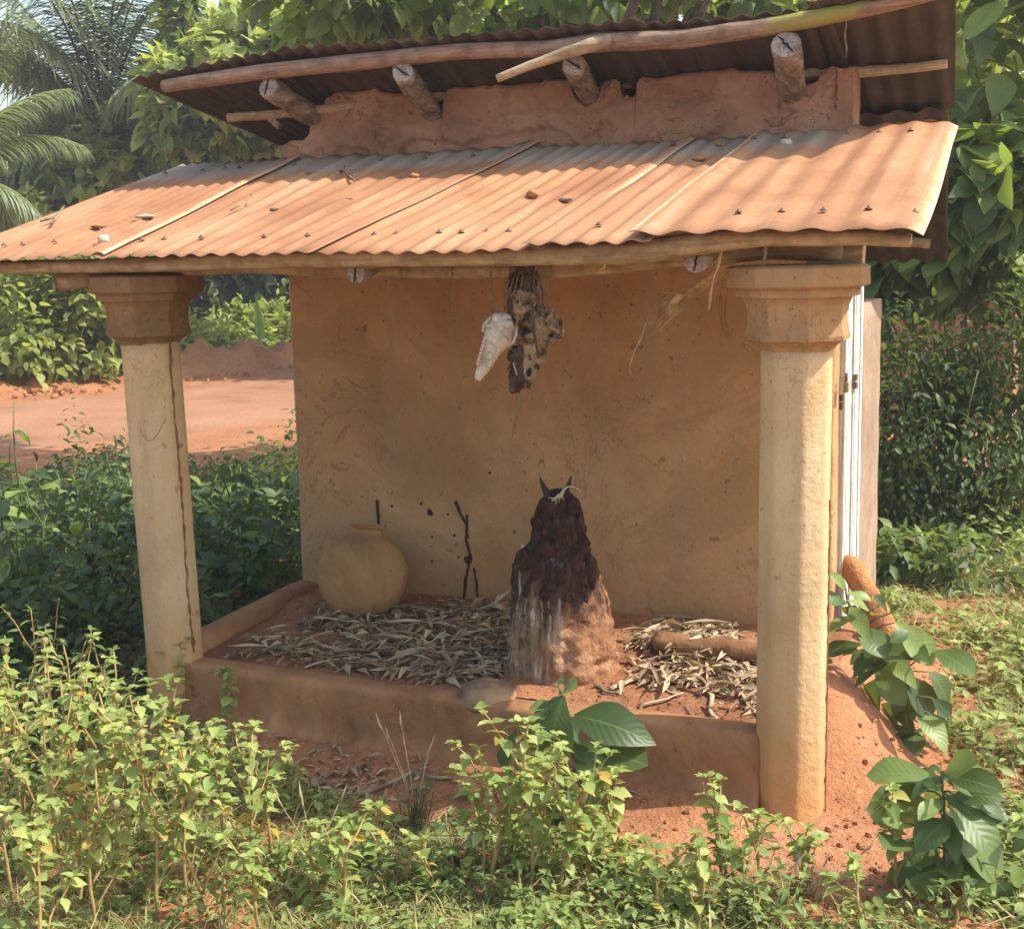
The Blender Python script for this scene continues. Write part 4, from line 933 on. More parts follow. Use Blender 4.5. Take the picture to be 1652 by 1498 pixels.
# ------------------------------------------------------------------ hanging skulls and fibres
def skull(name, label, top, tip, Y, Lk, mat, width=1.0, teeth=False, holes=True, seed=0, faceup=None, tilt=0.0, rough=0.16):
    a = at(top[0], top[1], 1, Y); b = at(tip[0], tip[1], 1, Y-0.02); ax = (b-a)/np.linalg.norm(b-a); L = np.linalg.norm(b-a)*Lk
    ny = np.array(faceup if faceup is not None else (0.15, -1, 0.1), float); ny = ny - ax*ny.dot(ax); ny /= np.linalg.norm(ny); nx = np.cross(ax, ny)
    root = thing(name, label, 'skull', tuple(a))
    def W_(x, n, t_): return tuple((nx*x + ny*n + ax*t_)*L)          # local: x across, n towards the viewer, t along
    T = [0, .04, .10, .18, .26, .33, .40, .48, .58, .70, .82, .92, .98, 1.0]
    HW = [.06, .14, .185, .20, .235, .25, .215, .165, .135, .118, .098, .075, .05, .02]; HD = [.05, .12, .165, .18, .18, .17, .155, .135, .115, .095, .075, .055, .035, .015]
    rings = []
    TT = np.concatenate([np.linspace(0, .98, 44), [1.0]]); HW = np.interp(TT, T, HW); HD = np.interp(TT, T, HD)
    for t_, hw, hd in zip(TT, HW, HD):
        ring = []
        for j in range(34):
            th = 2*PI*j/34; c, s = math.cos(th), math.sin(th)
            k = 1 + 0.16*mnoise.noise(Vector((c*2, s*2, t_*7+seed))) + 0.15*mnoise.noise(Vector((c*5, s*5, t_*18+seed))) + rough*mnoise.noise(Vector((c*11, s*11, t_*34+seed))) + rough*0.8*mnoise.noise(Vector((c*4, s*4, t_*50)))
            x = hw*width*c*k; n = hd*s*k
            if holes and 0.2 < t_ < 0.45 and s > 0.25 and abs(c) > 0.3: n -= 0.07*math.exp(-((t_-.32)/.07)**2)
            if t_ > 0.45 and s > 0.3 and abs(c) < 0.45: n -= 0.02
            ring.append(W_(x, n, t_))
        rings.append(ring)
    m = MB(); m.rings(rings)
    for sx in (-1, 1):                                             # cheek arches and brow
        m.tube([W_(sx*.24*width, .05, .36), W_(sx*.275*width, .06, .28), W_(sx*.25*width, .03, .18), W_(sx*.19*width, .0, .10)], [.028*L, .024*L, .024*L, .03*L], 7, wob=.25)
        m.tube([W_(sx*.08*width, .15, .22), W_(sx*.17*width, .15, .235), W_(sx*.235*width, .10, .27)], [.02*L, .03*L, .02*L], 7, wob=.3)
        m.lump(W_(sx*.10*width, .12, .10), .07*L, 8, 6, .5, seed+sx)
    m.build('cranium', mat, root)
    if holes:
        h = MB()
        for sx in (-1, 1):
            h.rings([[W_(sx*.155*width + (.030+.022*mnoise.noise(Vector((j*.9, seed, sx))))*q*math.cos(2*PI*j/12), .138-.02*q+(1-q)*.008, .325+(.024+.02*mnoise.noise(Vector((j*.8, seed, sx+5))))*q*math.sin(2*PI*j/12)) for j in range(12)] for q in (1, .5, .05)], (False, True))
            h.build('socket', HOLE, root); h = MB()
        h.rings([[W_(.035*q*math.cos(2*PI*j/10), .075+.012, .86+.06*q*math.sin(2*PI*j/10)) for j in range(10)] for q in (1, .05)], (False, True))
        h.build('nose_hole', HOLE, root)
    if teeth:
        for sx in (-1, 1):
            tm = MB()
            for k in range(7):
                t_ = .47+.05*k; x = sx*(.135-.045*k/6)*width; tm.lump(W_(x, .125-.03*k/6, t_), .026*L, 6, 5, .35, k+seed, (1, 1, 1.2))
            tm.build('tooth_row', TEETH, root)
    return root
def cord(name, label, pxs, Y, r, mat=CORD, cat='cord', flat=1.0, seed=1):
    P = [at(a, b, 1, Y) for a, b in pxs]; Q = []
    for i in range(len(P)-1):
        for k in range(4): Q.append(P[i]+(P[i+1]-P[i])*k/4)
    Q.append(P[-1]); rr = r if hasattr(r, '__len__') else [r]*len(pxs); r2 = []
    for i in range(len(P)-1): r2 += [rr[i]*(1-k/4)+rr[i+1]*k/4 for k in range(4)]
    r2.append(rr[-1]); m = MB(); m.tube(Q, r2, 6, wob=0.35, seed=seed, flat=flat)
    o = m.build(name, mat, None, origin=Q[0]); return tag(o, label, cat)
SY = -0.02
skull('animal_skull', 'bleached white goat skull with tooth rows, hanging left of the bundle', (821, 507), (771, 612), SY-0.06, 1.02, BONE, .85, True, False, 2, rough=0.11)
skull('animal_skull', 'long brown skull at the lower right of the hanging bundle', (880, 496), (853, 610), SY, 1.06, BONEB, 1.12, False, True, 5, (0.25, -1, 0.1))
skull('animal_skull', 'small brown skull with round nostril holes, middle of the bundle', (852, 468), (832, 518), SY-0.05, 1.15, BONEB, 1.45, False, True, 9, (-0.1, -1, 0.35))
skull('animal_skull', 'dark smoked skull tucked topmost under the beam', (856, 443), (844, 476), SY, 1.15, BONED, 1.6, False, True, 13)
skull('animal_skull', 'lumpy brown skull fragment squeezed between white and long skulls', (848, 508), (840, 560), SY+0.0, 1.1, BONEB, 1.3, False, False, 17)
skull('animal_skull', 'narrow brown skull seen from the side at the right of the bundle', (886, 505), (872, 583), SY+.03, 1.0, BONEB, .8, False, True, 23, (1, -.5, 0))
skull('animal_skull', 'blunt dark jaw bone at the foot of the bundle', (838, 560), (842, 616), SY-.01, 1.0, BONED, 1.3, True, False, 29, rough=.3)
m = MB(); c0 = at(893, 494, 1, SY-.04); c1 = at(881, 522, 1, SY-.05)
m.tube([tuple(c1), tuple((c0+c1)/2+np.array([.004, 0, 0])), tuple(c0)], [.012, .010, .003], 8, wob=.3, flat=0.6); o_ = m.build('bone_splinter', BONEB, None, origin=c1); tag(o_, 'pointed bone splinter on the right side of the skull bundle', 'bone')
m = MB(); c = at(842, 590, 1, SY)
for k in range(9): m.lump((R.uniform(-.028, .018), R.uniform(-.012, .012), .045-.012*k), R.uniform(.014, .024), 9, 7, .8, k, (1, .8, 1.3), 2.4)
for k in range(120):
    x = R.uniform(-.035, .025); z = R.uniform(-.05, .06); m.tube([(x, R.uniform(-.02, .02), z), (x+R.uniform(-.008, .008), R.uniform(-.03, .01), z-.015), (x+R.uniform(-.014, .014), R.uniform(-.035, .01), z-R.uniform(.02, .045))], [.0016, .0022, .0005], 4)
o_ = m.build('fibre_bundle', BONED, None, loc=c); o_['kind'] = 'stuff'; tag(o_, 'shaggy dark fibre tuft at the bottom of the skull bundle', 'fibres')
m = MB(); c = at(846, 462, 1, SY+0.01)
for k in range(70):
    x = R.uniform(-.06, .075); m.tube([(x*.6, R.uniform(-.03, .03), .05+R.uniform(-.02, .02)), (x*.9, R.uniform(-.05, .02), 0+R.uniform(-.03, .03)), (x+R.uniform(-.03, .03), R.uniform(-.05, .03), -R.uniform(.03, .15))], [.003, .003, .0008], 4)
o_ = m.build('fibre_bundle', CORD, None, loc=c); o_['kind'] = 'stuff'; tag(o_, 'dark straggly fibres binding the skull bundle to the beam', 'fibres')
cord('cord', 'thin cord holding the white skull on the left', [(791, 438), (793, 480), (797, 520)], SY-.05, .0032)
cord('cord', 'thin cord right of the skull bundle', [(888, 430), (887, 470), (884, 495)], SY-.02, .0022)
cord('cord', 'dark strap hanging over the long brown skull', [(858, 500), (862, 540), (869, 578)], SY-.085, [.005, .004, .004], BONED)
cord('fibre_strip', 'straight pale palm strip hanging alone left of the skulls', [(729, 428), (729, 470), (728, 518), (726, 556)], -.04, [.006, .005, .004, .0012], CORD, 'fibre strip', 0.4)
cord('fibre_strip', 'short dark fibre hanging between rafter end and palm strip', [(647, 432), (648, 456)], -.04, [.0022, .001], CORD, 'fibre strip')
cord('fibre_strip', 'pale grass strip dangling from the upper roof pole at the right', [(1366, 36), (1363, 60), (1366, 78), (1365, 97)], .66, [.004, .006, .005, .001], CORD, 'fibre strip', 0.4)
tw = MB()
def tp_(a, b, Y=SY-.01): return tuple(at(a, b, 1, Y))
tw.tube([tp_(829, 612), tp_(827, 627), tp_(836, 640), tp_(834, 668), tp_(826, 706)], [.002, .003, .0035, .003, .001], 5, wob=.3)
tw.tube([tp_(836, 662), tp_(841, 655)], [.002, .001], 4); tw.tube([tp_(788, 629), tp_(806, 622), tp_(815, 630), tp_(828, 628), tp_(838, 620)], [.001, .006, .005, .006, .001], 6, wob=.6); tw.tube([tp_(832, 683), tp_(831, 700)], [.002, .001], 4)
o_ = tw.build('dry_twig', CORD, None, origin=tp_(829, 612)); tag(o_, 'withered twig dangling below the skull bundle', 'twig')
cord('bark_strip', 'hanging bark strip with yellow spoon-shaped end near right column', [(1163, 402), (1160, 425), (1151, 452), (1147, 470), (1145, 490), (1143, 500)], -.14, [.012, .011, .006, .009, .010, .004], PALMS, 'bark strip', 0.45)
cord('wood_splinter', 'grey wood splinter hanging above the right capital', [(1236, 396), (1234, 415), (1231, 440)], -.16, [.008, .011, .004], ENDG, 'splinter', 0.45)
cord('bark_strip', 'curled bark flake under the eave pole right of the skulls', [(985, 420), (978, 424), (974, 432), (966, 438)], -.2, [.004, .005, .004, .001], PALMS, 'bark strip', 0.5)
m = MB(); PSY = 0.10
P0 = [at(a, b, 1, PSY) for a, b in [(1215, 402), (1170, 432), (1130, 462), (1095, 482), (1078, 500)]]
m.tube(P0, [.03, .03, .028, .024, .02], 9, wob=.25, flat=.45)
o_ = m.build('palm_stalk', PALMS, None, origin=P0[0]); tag(o_, 'frayed brown palm stalk hanging from the beam left of right column', 'palm stalk')
fr_ = MB()
for k in range(22):
    u = R.uniform(0, 1); sx, sy = 1066+44*u+R.uniform(-4, 4), 474+28*u*0+R.uniform(-2, 22)
    ln = R.uniform(.3, 1.0); ex, ey = sx-58*ln*(0.6+.4*u)-R.uniform(0, 10), sy+55*ln+R.uniform(-6, 10)
    q = [np.array(at(sx, sy, 1, PSY))-P0[0], np.array(at((sx+ex)/2+4, (sy+ey)/2-4, 1, PSY-.01))-P0[0], np.array(at(ex, ey, 1, PSY))-P0[0]]
    fr_.tube(q, [.007, .006, .001], 5, flat=.4, wob=.3)
fr_.tube([np.array(at(a, b, 1, PSY))-P0[0] for a, b in [(1045, 510), (1034, 545), (1022, 570), (1016, 590), (1018, 606)]], [.003, .003, .003, .002, .001], 5)
fr_.tube([np.array(at(a, b, 1, PSY-.03))-P0[0] for a, b in [(1072, 471), (1098, 474), (1124, 477)]], [.002, .005, .002], 5, flat=.4)
f_ = fr_.build('frayed_fibres', PALMS, o_); f_['kind'] = 'stuff'

# ------------------------------------------------------------------ stones and twigs on the porch roof
LPs = (LP[0], LP[1], LP[2]-0.004)
for px_, py_, r, sq, mat, lab, nm, ct in [
    (168, 392, .022, (1, .9, .8), STONEW, 'round cream pebble near the left eave', 'pebble', 'stone'),
    (237, 351, .034, (1.2, .7, .22), STONEW, 'flat white chip on the leftmost roof sheet', 'stone_chip', 'stone'),
    (158, 367, .024, (1.3, .6, .3), STONEO, 'flat brown chip above the cream pebble', 'stone_chip', 'stone'),
    (668, 287, .018, (1.1, .8, .6), STONEO, 'small brown stone beside the second roof seam', 'pebble', 'stone'),
    (562, 322, .014, (1.3, .7, .35), STONEO, 'thin brown chip low on the second roof sheet', 'stone_chip', 'stone'),
    (859, 317, .019, (1.1, .8, .75), STONEO, 'orange stone in the middle of the roof above the skulls', 'pebble', 'stone'),
    (913, 324, .019, (1.3, .6, .35), STICK, 'dark bark chip right of the orange middle stone', 'bark_chip', 'chip'),
    (1178, 281, .026, (1.4, .7, .5), STONEO, 'flat orange stone on the seam of the rightmost sheet', 'pebble', 'stone'),
    (1268, 236, .020, (1, .9, .8), STONEW, 'pale grey stone high on the rightmost roof sheet', 'pebble', 'stone'),
    (1127, 259, .019, (1.3, .8, .5), STONEO, 'orange brown stone high between the last two seams', 'pebble', 'stone'),
    (1099, 331, .014, (1, .8, .8), STONEO, 'little dark stone low beside the last seam', 'pebble', 'stone'),
    (445, 339, .016, (1.4, .5, .3), STICK, 'small bark chip left of the thin brown chip', 'bark_chip', 'chip'),
    (505, 280, .018, (1.7, .4, .3), STICK, 'dark bark chip high on the roof near the forked twig', 'bark_chip', 'chip'),
    (1160, 234, .012, (1, 1, .7), STONEO, 'tiny brown stone in the upper roof shadow', 'pebble', 'stone')]:
    c = on(px_, py_, LPs); m = MB(); m.lump((0, 0, r*sq[2]*0.6), r, 10, 7, .45, px_ % 17, sq, 1.4); tag(m.build(nm, mat, None, loc=c, smooth=nm == 'pebble'), lab + (', on the porch roof' if 'roof' not in lab else ''), ct)
def roof_twig(pl, r, lab):
    m = MB(); o = on(pl[0][0][0], pl[0][0][1], LPs)
    for pth in pl: m.tube([tuple(on(a, b, LPs)-o+np.array([0, 0, .012+.004*k])) for k, (a, b) in enumerate(pth)], [r*(1-.5*k/len(pth)) for k in range(len(pth))], 5, wob=.4)
    tag(m.build('twig', STICK, None, loc=o), lab, 'twig')
roof_twig([[(572, 297), (562, 289), (551, 283), (544, 291)], [(551, 283), (556, 275)], [(562, 289), (573, 290)]], .005, 'dark forked twig high on the second roof sheet')
roof_twig([[(372, 345), (390, 337), (408, 331), (405, 323)]], .0035, 'thin hooked twig in the middle of the second sheet')
roof_twig([[(84, 366), (94, 354), (104, 341)], [(94, 354), (66, 364)]], .006, 'pale splintered twig on the leftmost roof sheet')

# ------------------------------------------------------------------ leaning mud post, block pillar
pt0 = at(1422, 1005, 1, 1.0); pt1 = at(1374, 912, 1, 1.06); dv = pt1-pt0; pt0 = pt0-dv*0.7
m = MB(); n_ = 20; L_ = np.linalg.norm(pt1-pt0)
rr_ = [.052*(1-.18*k/n_) for k in range(n_+1)]
Q = [pt0+(pt1-pt0)*k/n_ for k in range(n_+1)]
for e_, q_ in ((.2, .86), (.55, .55), (.8, .15)): 
    Q.append(pt1 + (pt1-pt0)/L_*0.052*e_); rr_.append(.042*q_)
m.tube([tuple(q-pt0) for q in Q], rr_, 16, wob=.10, seed=4)
o_ = m.build('mud_post', STONEO, None, loc=pt0); o_.data.materials[0] = simple('orange_mud_post', [(0.3, (0.34, 0.14, 0.055)), (0.55, (0.47, 0.205, 0.085)), (0.75, (0.52, 0.26, 0.12))], 16, 0.95, 70, 0.8, 0.01)
tag(o_, 'round-topped orange mud post leaning beside the white door', 'post')
bl = MB(); wall_pts = rounded(-.42, 1.86, -.093, 2.38, .012, .05)
P = [[(x+.006*mnoise.noise(Vector((x*9, y*9, z*9))), y+.006*mnoise.noise(Vector((x*9, y*9+7, z*9))), z+(0.008*mnoise.noise(Vector((x*12, y*12, 3))) if z > 1.4 else 0)) for x, y in wall_pts] for z in np.linspace(-.05, 1.43, 22)]
bl.rings(P); o_ = bl.build('block_pillar', GREYB, None, smooth=True); tag(o_, 'bare grey brown rendered pillar behind the white door', 'pillar')

# ------------------------------------------------------------------ vegetation
L_WEED = leaf_mat('weed_leaf', (0.17, 0.26, 0.07), (0.31, 0.39, 0.115), (0.48, 0.51, 0.17), 'obj', 0.38, 0.5, (0.40, 0.44, 0.16), 0.08, dead=(0.62, 0.36, 0.07))
L_BIG = leaf_mat('glossy_broad_leaf', (0.05, 0.085, 0.03), (0.10, 0.16, 0.045), (0.25, 0.33, 0.085), 'obj', 0.28, 0.42, (0.20, 0.27, 0.10), 0.06, vein=0.22)
L_TREE = leaf_mat('tree_leaf', (0.065, 0.11, 0.05), (0.115, 0.185, 0.072), (0.32, 0.42, 0.10), 'obj', 0.5, 0.45, (0.2, 0.28, 0.1), 0.05, vein=0.2)
M_TREE = leaf_mat('tree_foliage', (0.045, 0.085, 0.03), (0.11, 0.185, 0.055), (0.30, 0.39, 0.085), 'attr', 0.52, 0.5, (0.18, 0.25, 0.09), 0.06, dead=(0.32, 0.22, 0.08))
M_DARK = leaf_mat('shrub_foliage', (0.035, 0.062, 0.02), (0.085, 0.14, 0.042), (0.22, 0.29, 0.08), 'attr', 0.42, 0.5, (0.14, 0.20, 0.08), 0.07, dead=(0.22, 0.15, 0.07))
M_PALE = leaf_mat('pale_foliage', (0.14, 0.19, 0.055), (0.30, 0.38, 0.11), (0.46, 0.52, 0.17), 'attr', 0.54, 0.5, (0.28, 0.34, 0.14), 0.07, dead=(0.40, 0.30, 0.12))
M_COVER = leaf_mat('ground_cover', (0.11, 0.17, 0.045), (0.22, 0.29, 0.08), (0.37, 0.42, 0.13), 'attr', 0.32, 0.55, (0.28, 0.34, 0.14), 0.07, dead=(0.42, 0.30, 0.13))
M_GRASS = leaf_mat('grass_blades', (0.14, 0.18, 0.05), (0.36, 0.35, 0.13), (0.56, 0.45, 0.24), 'attr', 0.3, 0.6, (0.3, 0.34, 0.14), 0.02, dead=(0.50, 0.38, 0.20))
M_PALM = leaf_mat('palm_leaflets', (0.13, 0.18, 0.10), (0.23, 0.30, 0.165), (0.34, 0.40, 0.23), 'attr', 0.42, 0.35, (0.2, 0.24, 0.12), 0.05, dead=(0.34, 0.26, 0.13))
M_BANANA = leaf_mat('banana_blade', (0.12, 0.20, 0.05), (0.18, 0.28, 0.06), (0.25, 0.36, 0.09), 'obj', 0.4, 0.4, (0.34, 0.40, 0.16), 0.05)
STEMW = simple('weed_stem', [(0.3, (0.32, 0.20, 0.075)), (0.7, (0.52, 0.37, 0.15))], 20, 0.8)
STEMG = simple('green_stem', [(0.3, (0.10, 0.13, 0.05)), (0.7, (0.20, 0.22, 0.09))], 20, 0.7)
TRUNK = wood('tree_bark', (0.06, 0.045, 0.033), (0.12, 0.09, 0.065), (0.19, 0.15, 0.11), stretch=(5, 5, 1.5))
PTRUNK = wood('palm_bark', (0.04, 0.03, 0.022), (0.085, 0.062, 0.045), (0.15, 0.11, 0.08), stretch=(6, 6, 6))
LANT = leaf_mat('seed_lantern', (0.20, 0.26, 0.07), (0.30, 0.34, 0.10), (0.52, 0.33, 0.07), 'obj', 0.4, 0.6, (0.4, 0.4, 0.2), 0.02)

big_m = [tpl_mesh('leaf', leaf_tpl(OBOV7, .46, .30, .16, .10, .04), L_BIG), tpl_mesh('leaf', leaf_tpl(OVATE7, .44, .22, .28, .14, .05), L_BIG), tpl_mesh('leaf', leaf_tpl(OBOV7, .52, .40, .10, .12), L_BIG)]
tree_m = [tpl_mesh('leaf', leaf_tpl(HEART7, .70, .22, .22, .12), L_TREE), tpl_mesh('leaf', leaf_tpl(HEART7, .62, .38, .32, .16), L_TREE), tpl_mesh('leaf', leaf_tpl(OVATE7, .60, .15, .12, .14), L_TREE)]
weed_m = [tpl_mesh('leaf', leaf_tpl(HEART, .74, .38, .28, .10), L_WEED), tpl_mesh('leaf', leaf_tpl(OVATE, .66, .30, .38, .14), L_WEED), tpl_mesh('leaf', leaf_tpl(HEART, .80, .20, .16, .16), L_WEED)]
_l = MB(); _l.rings([[(rr__*(1+.18*math.cos(5*a_))*math.cos(a_), rr__*(1+.18*math.cos(5*a_))*math.sin(a_), z_) for a_ in [2*PI*j/15 for j in range(15)]] for rr__, z_ in ((.12, 0), (.34, -.12), (.43, -.38), (.36, -.66), (.16, -.9), (.03, -1.05))])
lant_m = _l.mesh('lantern', LANT)
Q3 = leaf_tpl(QUICK, .5, .3, .15); O5 = leaf_tpl(OVATE, .5, .3, .25); H5 = leaf_tpl(HEART, .7, .25, .25, .1); LN3 = leaf_tpl([.3, 1, .05], .26, .4, .25)
BL = leaf_tpl([1.0, .8, .06], .055, .5, .35); BL2 = leaf_tpl([1.0, .8, .06], .04, .4, .9)

def limb(m, p0, p1, r0, r1, bend=0.1, seed=0, n=7, seg=6):
    p0 = np.array(p0, float); p1 = np.array(p1, float); L = np.linalg.norm(p1-p0); pts = []
    for k in range(n+1):
        t_ = k/n; v = mnoise.noise_vector(Vector((t_*2.1, seed*3.7, seed))); pts.append(tuple(p0+(p1-p0)*t_ + np.array(v)*bend*L*math.sin(PI*t_)))
    m.tube(pts, [r0+(r1-r0)*k/n for k in range(n+1)], seg, wob=.15, seed=seed); return pts

# plants surveyed leaf by leaf
def survey_plant(name, label, cat, root_px, leaves, Y, stem_pts, meshes=big_m, mat=STEMG, wscale=1.0, seed=1, off=(0, 0), z=2.95, extra=14):
    rr_ = random.Random(seed)
    base = at(root_px[0], root_px[1], 2, 0.0); base[2] = g(base[0], base[1])
    root = thing(name, label, cat, tuple(base)); st = MB()
    sp = [at(a/z+off[0], b/z+off[1], 1, Y)-base for a, b in stem_pts]; sp = [np.array((0, 0, -.02))] + sp
    Q = []
    for i in range(len(sp)-1):
        for k in range(4): Q.append(sp[i]+(sp[i+1]-sp[i])*k/4)
    Q.append(sp[-1]); st.tube(Q, [.008*(1-.6*k/len(Q)) for k in range(len(Q))], 7)
    for i, l in enumerate(leaves):
        (ax_, ay_), (bx2, by2) = l[0], l[1]; w_ = l[2] if len(l) > 2 else 1.0
        ya = Y + rr_.uniform(-.05, .05); yb = ya + (l[3] if len(l) > 3 else rr_.uniform(-.10, .03))
        a = at(ax_/z+off[0], ay_/z+off[1], 1, ya)-base; b = at(bx2/z+off[0], by2/z+off[1], 1, yb)-base; d = b-a
        L = float(np.linalg.norm(d)); up = (rr_.uniform(-.35, .35), -.55+rr_.uniform(-.3, .2), .8)
        mw = leaf_mw(a, d, up, L); mw = mw @ Matrix.Diagonal((w_*wscale*1.45, 1.10, 1.1, 1))
        link('leaf', meshes[i % len(meshes)], root, mw=mw)
        near = min(Q, key=lambda q: np.linalg.norm(q-a)+max(0, q[2]-a[2])*2); st.tube([tuple(near), tuple((near+a)/2+np.array((0, 0, .008))), tuple(a)], [.0035, .003, .0025], 5)
    for i in range(extra):                                         # smaller leaves filling in along the upper stem
        q = Q[int(len(Q)*rr_.uniform(.25, .95))]; th = rr_.uniform(0, 2*PI)
        mw = leaf_mw(q, (math.cos(th), math.sin(th)*.8, rr_.uniform(-.7, .25)), (rr_.uniform(-.3, .3), -.4, .8), rr_.uniform(.09, .15)); link('leaf', meshes[i % len(meshes)], root, mw=mw)
    st.build('stem', mat, root); return root
survey_plant('broadleaf_plant', 'dusty broad-leaved plant beside the leaning mud post', 'plant', (1478, 1220), [
    ((1040, 600), (1215, 775)), ((860, 580), (735, 602)), ((870, 615), (985, 745), 1.2), ((880, 705), (712, 735), .8), ((870, 740), (788, 738)), ((950, 740), (1115, 755), 1.1), ((1220, 735), (1392, 812)), ((1195, 835), (1322, 985)),
    ((1080, 845), (1215, 1030), 1.05), ((950, 775), (1065, 965)), ((1075, 905), (1095, 1085), 1.2), ((960, 805), (850, 815), 1.1), ((965, 865), (895, 1030), 1.2), ((1035, 980), (938, 1150), 1.1), ((945, 1070), (872, 1165)), ((1110, 1085), (1022, 1205), 1.2),
    ((1145, 1030), (1285, 1170), .9), ((1215, 960), (1300, 1040)), ((1200, 1030), (1285, 1120)), ((1140, 1120), (1120, 1220), 1.1), ((1170, 1150), (1180, 1240)), ((810, 510), (712, 480), .9), ((800, 440), (748, 368), .8), ((805, 460), (918, 488), .8), ((1000, 560), (960, 480), .9), ((1010, 560), (1045, 520)), ((985, 510), (1010, 470)), ((1110, 640), (1030, 680)), ((1090, 720), (1170, 745))],
    .575, [(1150, 1230), (1120, 1080), (1060, 850), (960, 720), (870, 590), (812, 500), (800, 420)], seed=3, off=(1092, 800))
survey_plant('broadleaf_plant', 'lush broad-leaved plant in the lower right corner', 'plant', (1526, 1471), [
    ((1225, 465), (932, 420), 1.0), ((1180, 520), (908, 550), .8), ((1240, 610), (932, 600), 1.1), ((1175, 660), (998, 635), 1.2), ((1290, 665), (1145, 765), 1.6), ((1270, 445), (1400, 380), .9), ((1285, 460), (1505, 490), .8), ((1290, 575), (1565, 830), .9), ((1300, 570), (1560, 640), .9),
    ((1310, 755), (1525, 915), 1.1), ((1250, 765), (1095, 850), 1.4), ((1110, 770), (1000, 775), 1.3), ((1330, 890), (1475, 1060), 1.0), ((1130, 850), (1005, 1010), 1.1), ((1290, 785), (1400, 940), 1.1), ((1260, 430), (1205, 405)), ((1320, 545), (1520, 540), .9), ((1420, 590), (1555, 640), .9), ((1300, 695), (1425, 740), 1.0), ((1525, 950), (1615, 1070), 1.2), ((1590, 820), (1655, 760), 1.3), ((1600, 720), (1660, 730), 1.3), ((1585, 890), (1660, 970), 1.3), ((1270, 900), (1150, 1010), 1.2), ((1260, 950), (1330, 1090), 1.2), ((1265, 880), (1060, 930), 1.1), ((1340, 950), (1560, 1010), .9), ((1240, 520), (1180, 470)), ((1200, 820), (1120, 940), 1.2)],
    -.42, [(1275, 1080), (1275, 900), (1278, 700), (1270, 560), (1258, 430)], seed=5, off=(1092, 1098))
survey_plant('broadleaf_plant', 'tattered plant with huge leaves in front of the parapet', 'plant', (915, 1365), [
    ((1085, 70), (1005, 375), 1.15, -.05), ((1140, 165), (1472, 245), .95, -.02), ((1165, 300), (1448, 372), 1.0, -.06), ((1130, 350), (1275, 450), 1.2), ((1010, 480), (915, 625), 1.2), ((1140, 410), (1205, 620), 1.1), ((1200, 640), (1300, 745), 1.0), ((1090, 560), (1030, 760), 1.2), ((860, 230), (800, 400), .7), ((1000, 130), (985, 160)), ((1060, 640), (1190, 760), 1.1), ((1060, 20), (1090, -10), 1.3), ((1080, 60), (1120, 20))],
    -.33, [(1095, 740), (1090, 560), (1100, 380), (1090, 200), (1075, 60)], seed=8, off=(540, 1098))

xb = np.array([-3.2, -2.4, -2.0, -1.6, -1.2, -.8, -.4, .1, .4, .7, 1.6]); yb = np.array([.1, .02, -.10, -.24, -.38, -.36, -.46, -.50, -.44, -.30, -.2])
def veg(x, y):
    n = fbm(np.stack([x*2.6, y*2.6, x*0], -1), 3, 77)
    front = sm(.0, -.12, y - np.interp(x, xb, yb) + .14*n)
    right = sm(.0, .16, x - np.interp(y, [-.6, .2, .8, 1.6, 2.0, 2.6, 9], [.46, .40, .36, .26, .06, -.25, -.9]) + .20*n)*sm(-.5, -.1, y)
    left = sm(0, -.2, x + 2.42 + .1*n)*sm(-1.6, -.2, y+1.4)
    return np.clip(np.maximum(np.maximum(front, right), left), 0, 1)
# pale weeds with papery lanterns
def weed(base, h, spread, label, group, seed, lean=(0, 0), nb=5, dens=1.0, lant=3, wm=None):
    rr_ = random.Random(seed); x, y = base; z = g(x, y)
    root = thing('lantern_weed', label, 'weed', (x, y, z-.01), group); st = MB(); leaves = []
    def branch(p0, p1, r0, depth):
        pts = limb(st, p0, p1, r0, max(.0012, r0*.4), .10, rr_.random()*50, 7, 5); L = math.dist(p0, p1)
        nn = max(2, int(L/.042*dens)); s0 = .40 if depth == 0 else .25
        for k in range(nn):
            t_ = s0+(1-s0)*(k+.5)/nn; i = min(6, int(t_*7)); q = np.array(pts[i])+(np.array(pts[i+1])-np.array(pts[i]))*(t_*7-i)
            th = rr_.uniform(0, PI)+k*PI/2
            for s in (0, PI):
                if rr_.random() < .27: continue
                leaves.append((q, (math.cos(th+s), math.sin(th+s), rr_.uniform(-.45, .35)), rr_.uniform(.028, .058)*(1.1-.3*t_)))
        tip = np.array(pts[-1])
        for k in range(5):
            th = k*2*PI/5+rr_.random(); leaves.append((tip, (math.cos(th), math.sin(th), rr_.uniform(.1, .8)), rr_.uniform(.018, .034)))
        return pts
    top = (lean[0], lean[1], h); mp = branch((0, 0, 0), top, .0058, 0)
    for k in range(nb):
        t_ = .28+.6*k/nb; i = min(6, int(t_*7)); q = mp[i]; th = rr_.uniform(0, 2*PI); ln = h*rr_.uniform(.30, .50)*(1.25-.5*t_)
        e = (q[0]+math.cos(th)*spread*rr_.uniform(.6, 1.1), q[1]+math.sin(th)*spread*rr_.uniform(.5, 1.0), min(q[2]+ln, h*1.05)); branch(q, e, .0036, 1)
    st.build('stem', STEMW, root)
    rr_.shuffle(leaves)
    for i, (q, d, s) in enumerate(leaves[:int(80*dens)]):
        mw = leaf_mw(q, d, (rr_.uniform(-.4, .4), rr_.uniform(-.4, .4), 1), s); link('leaf', (wm or weed_m)[i % 3], root, mw=mw)
    for k in range(lant):
        q, d, s = leaves[k*3 % len(leaves)]; mw = Matrix.Translation(Vector(q)-Vector((0, 0, .006))) @ Matrix.Rotation(rr_.uniform(0, 6), 4, 'Z') @ Matrix.Diagonal((.026, .026, .030, 1)); link('lantern', lant_m, root, mw=mw)
    return root
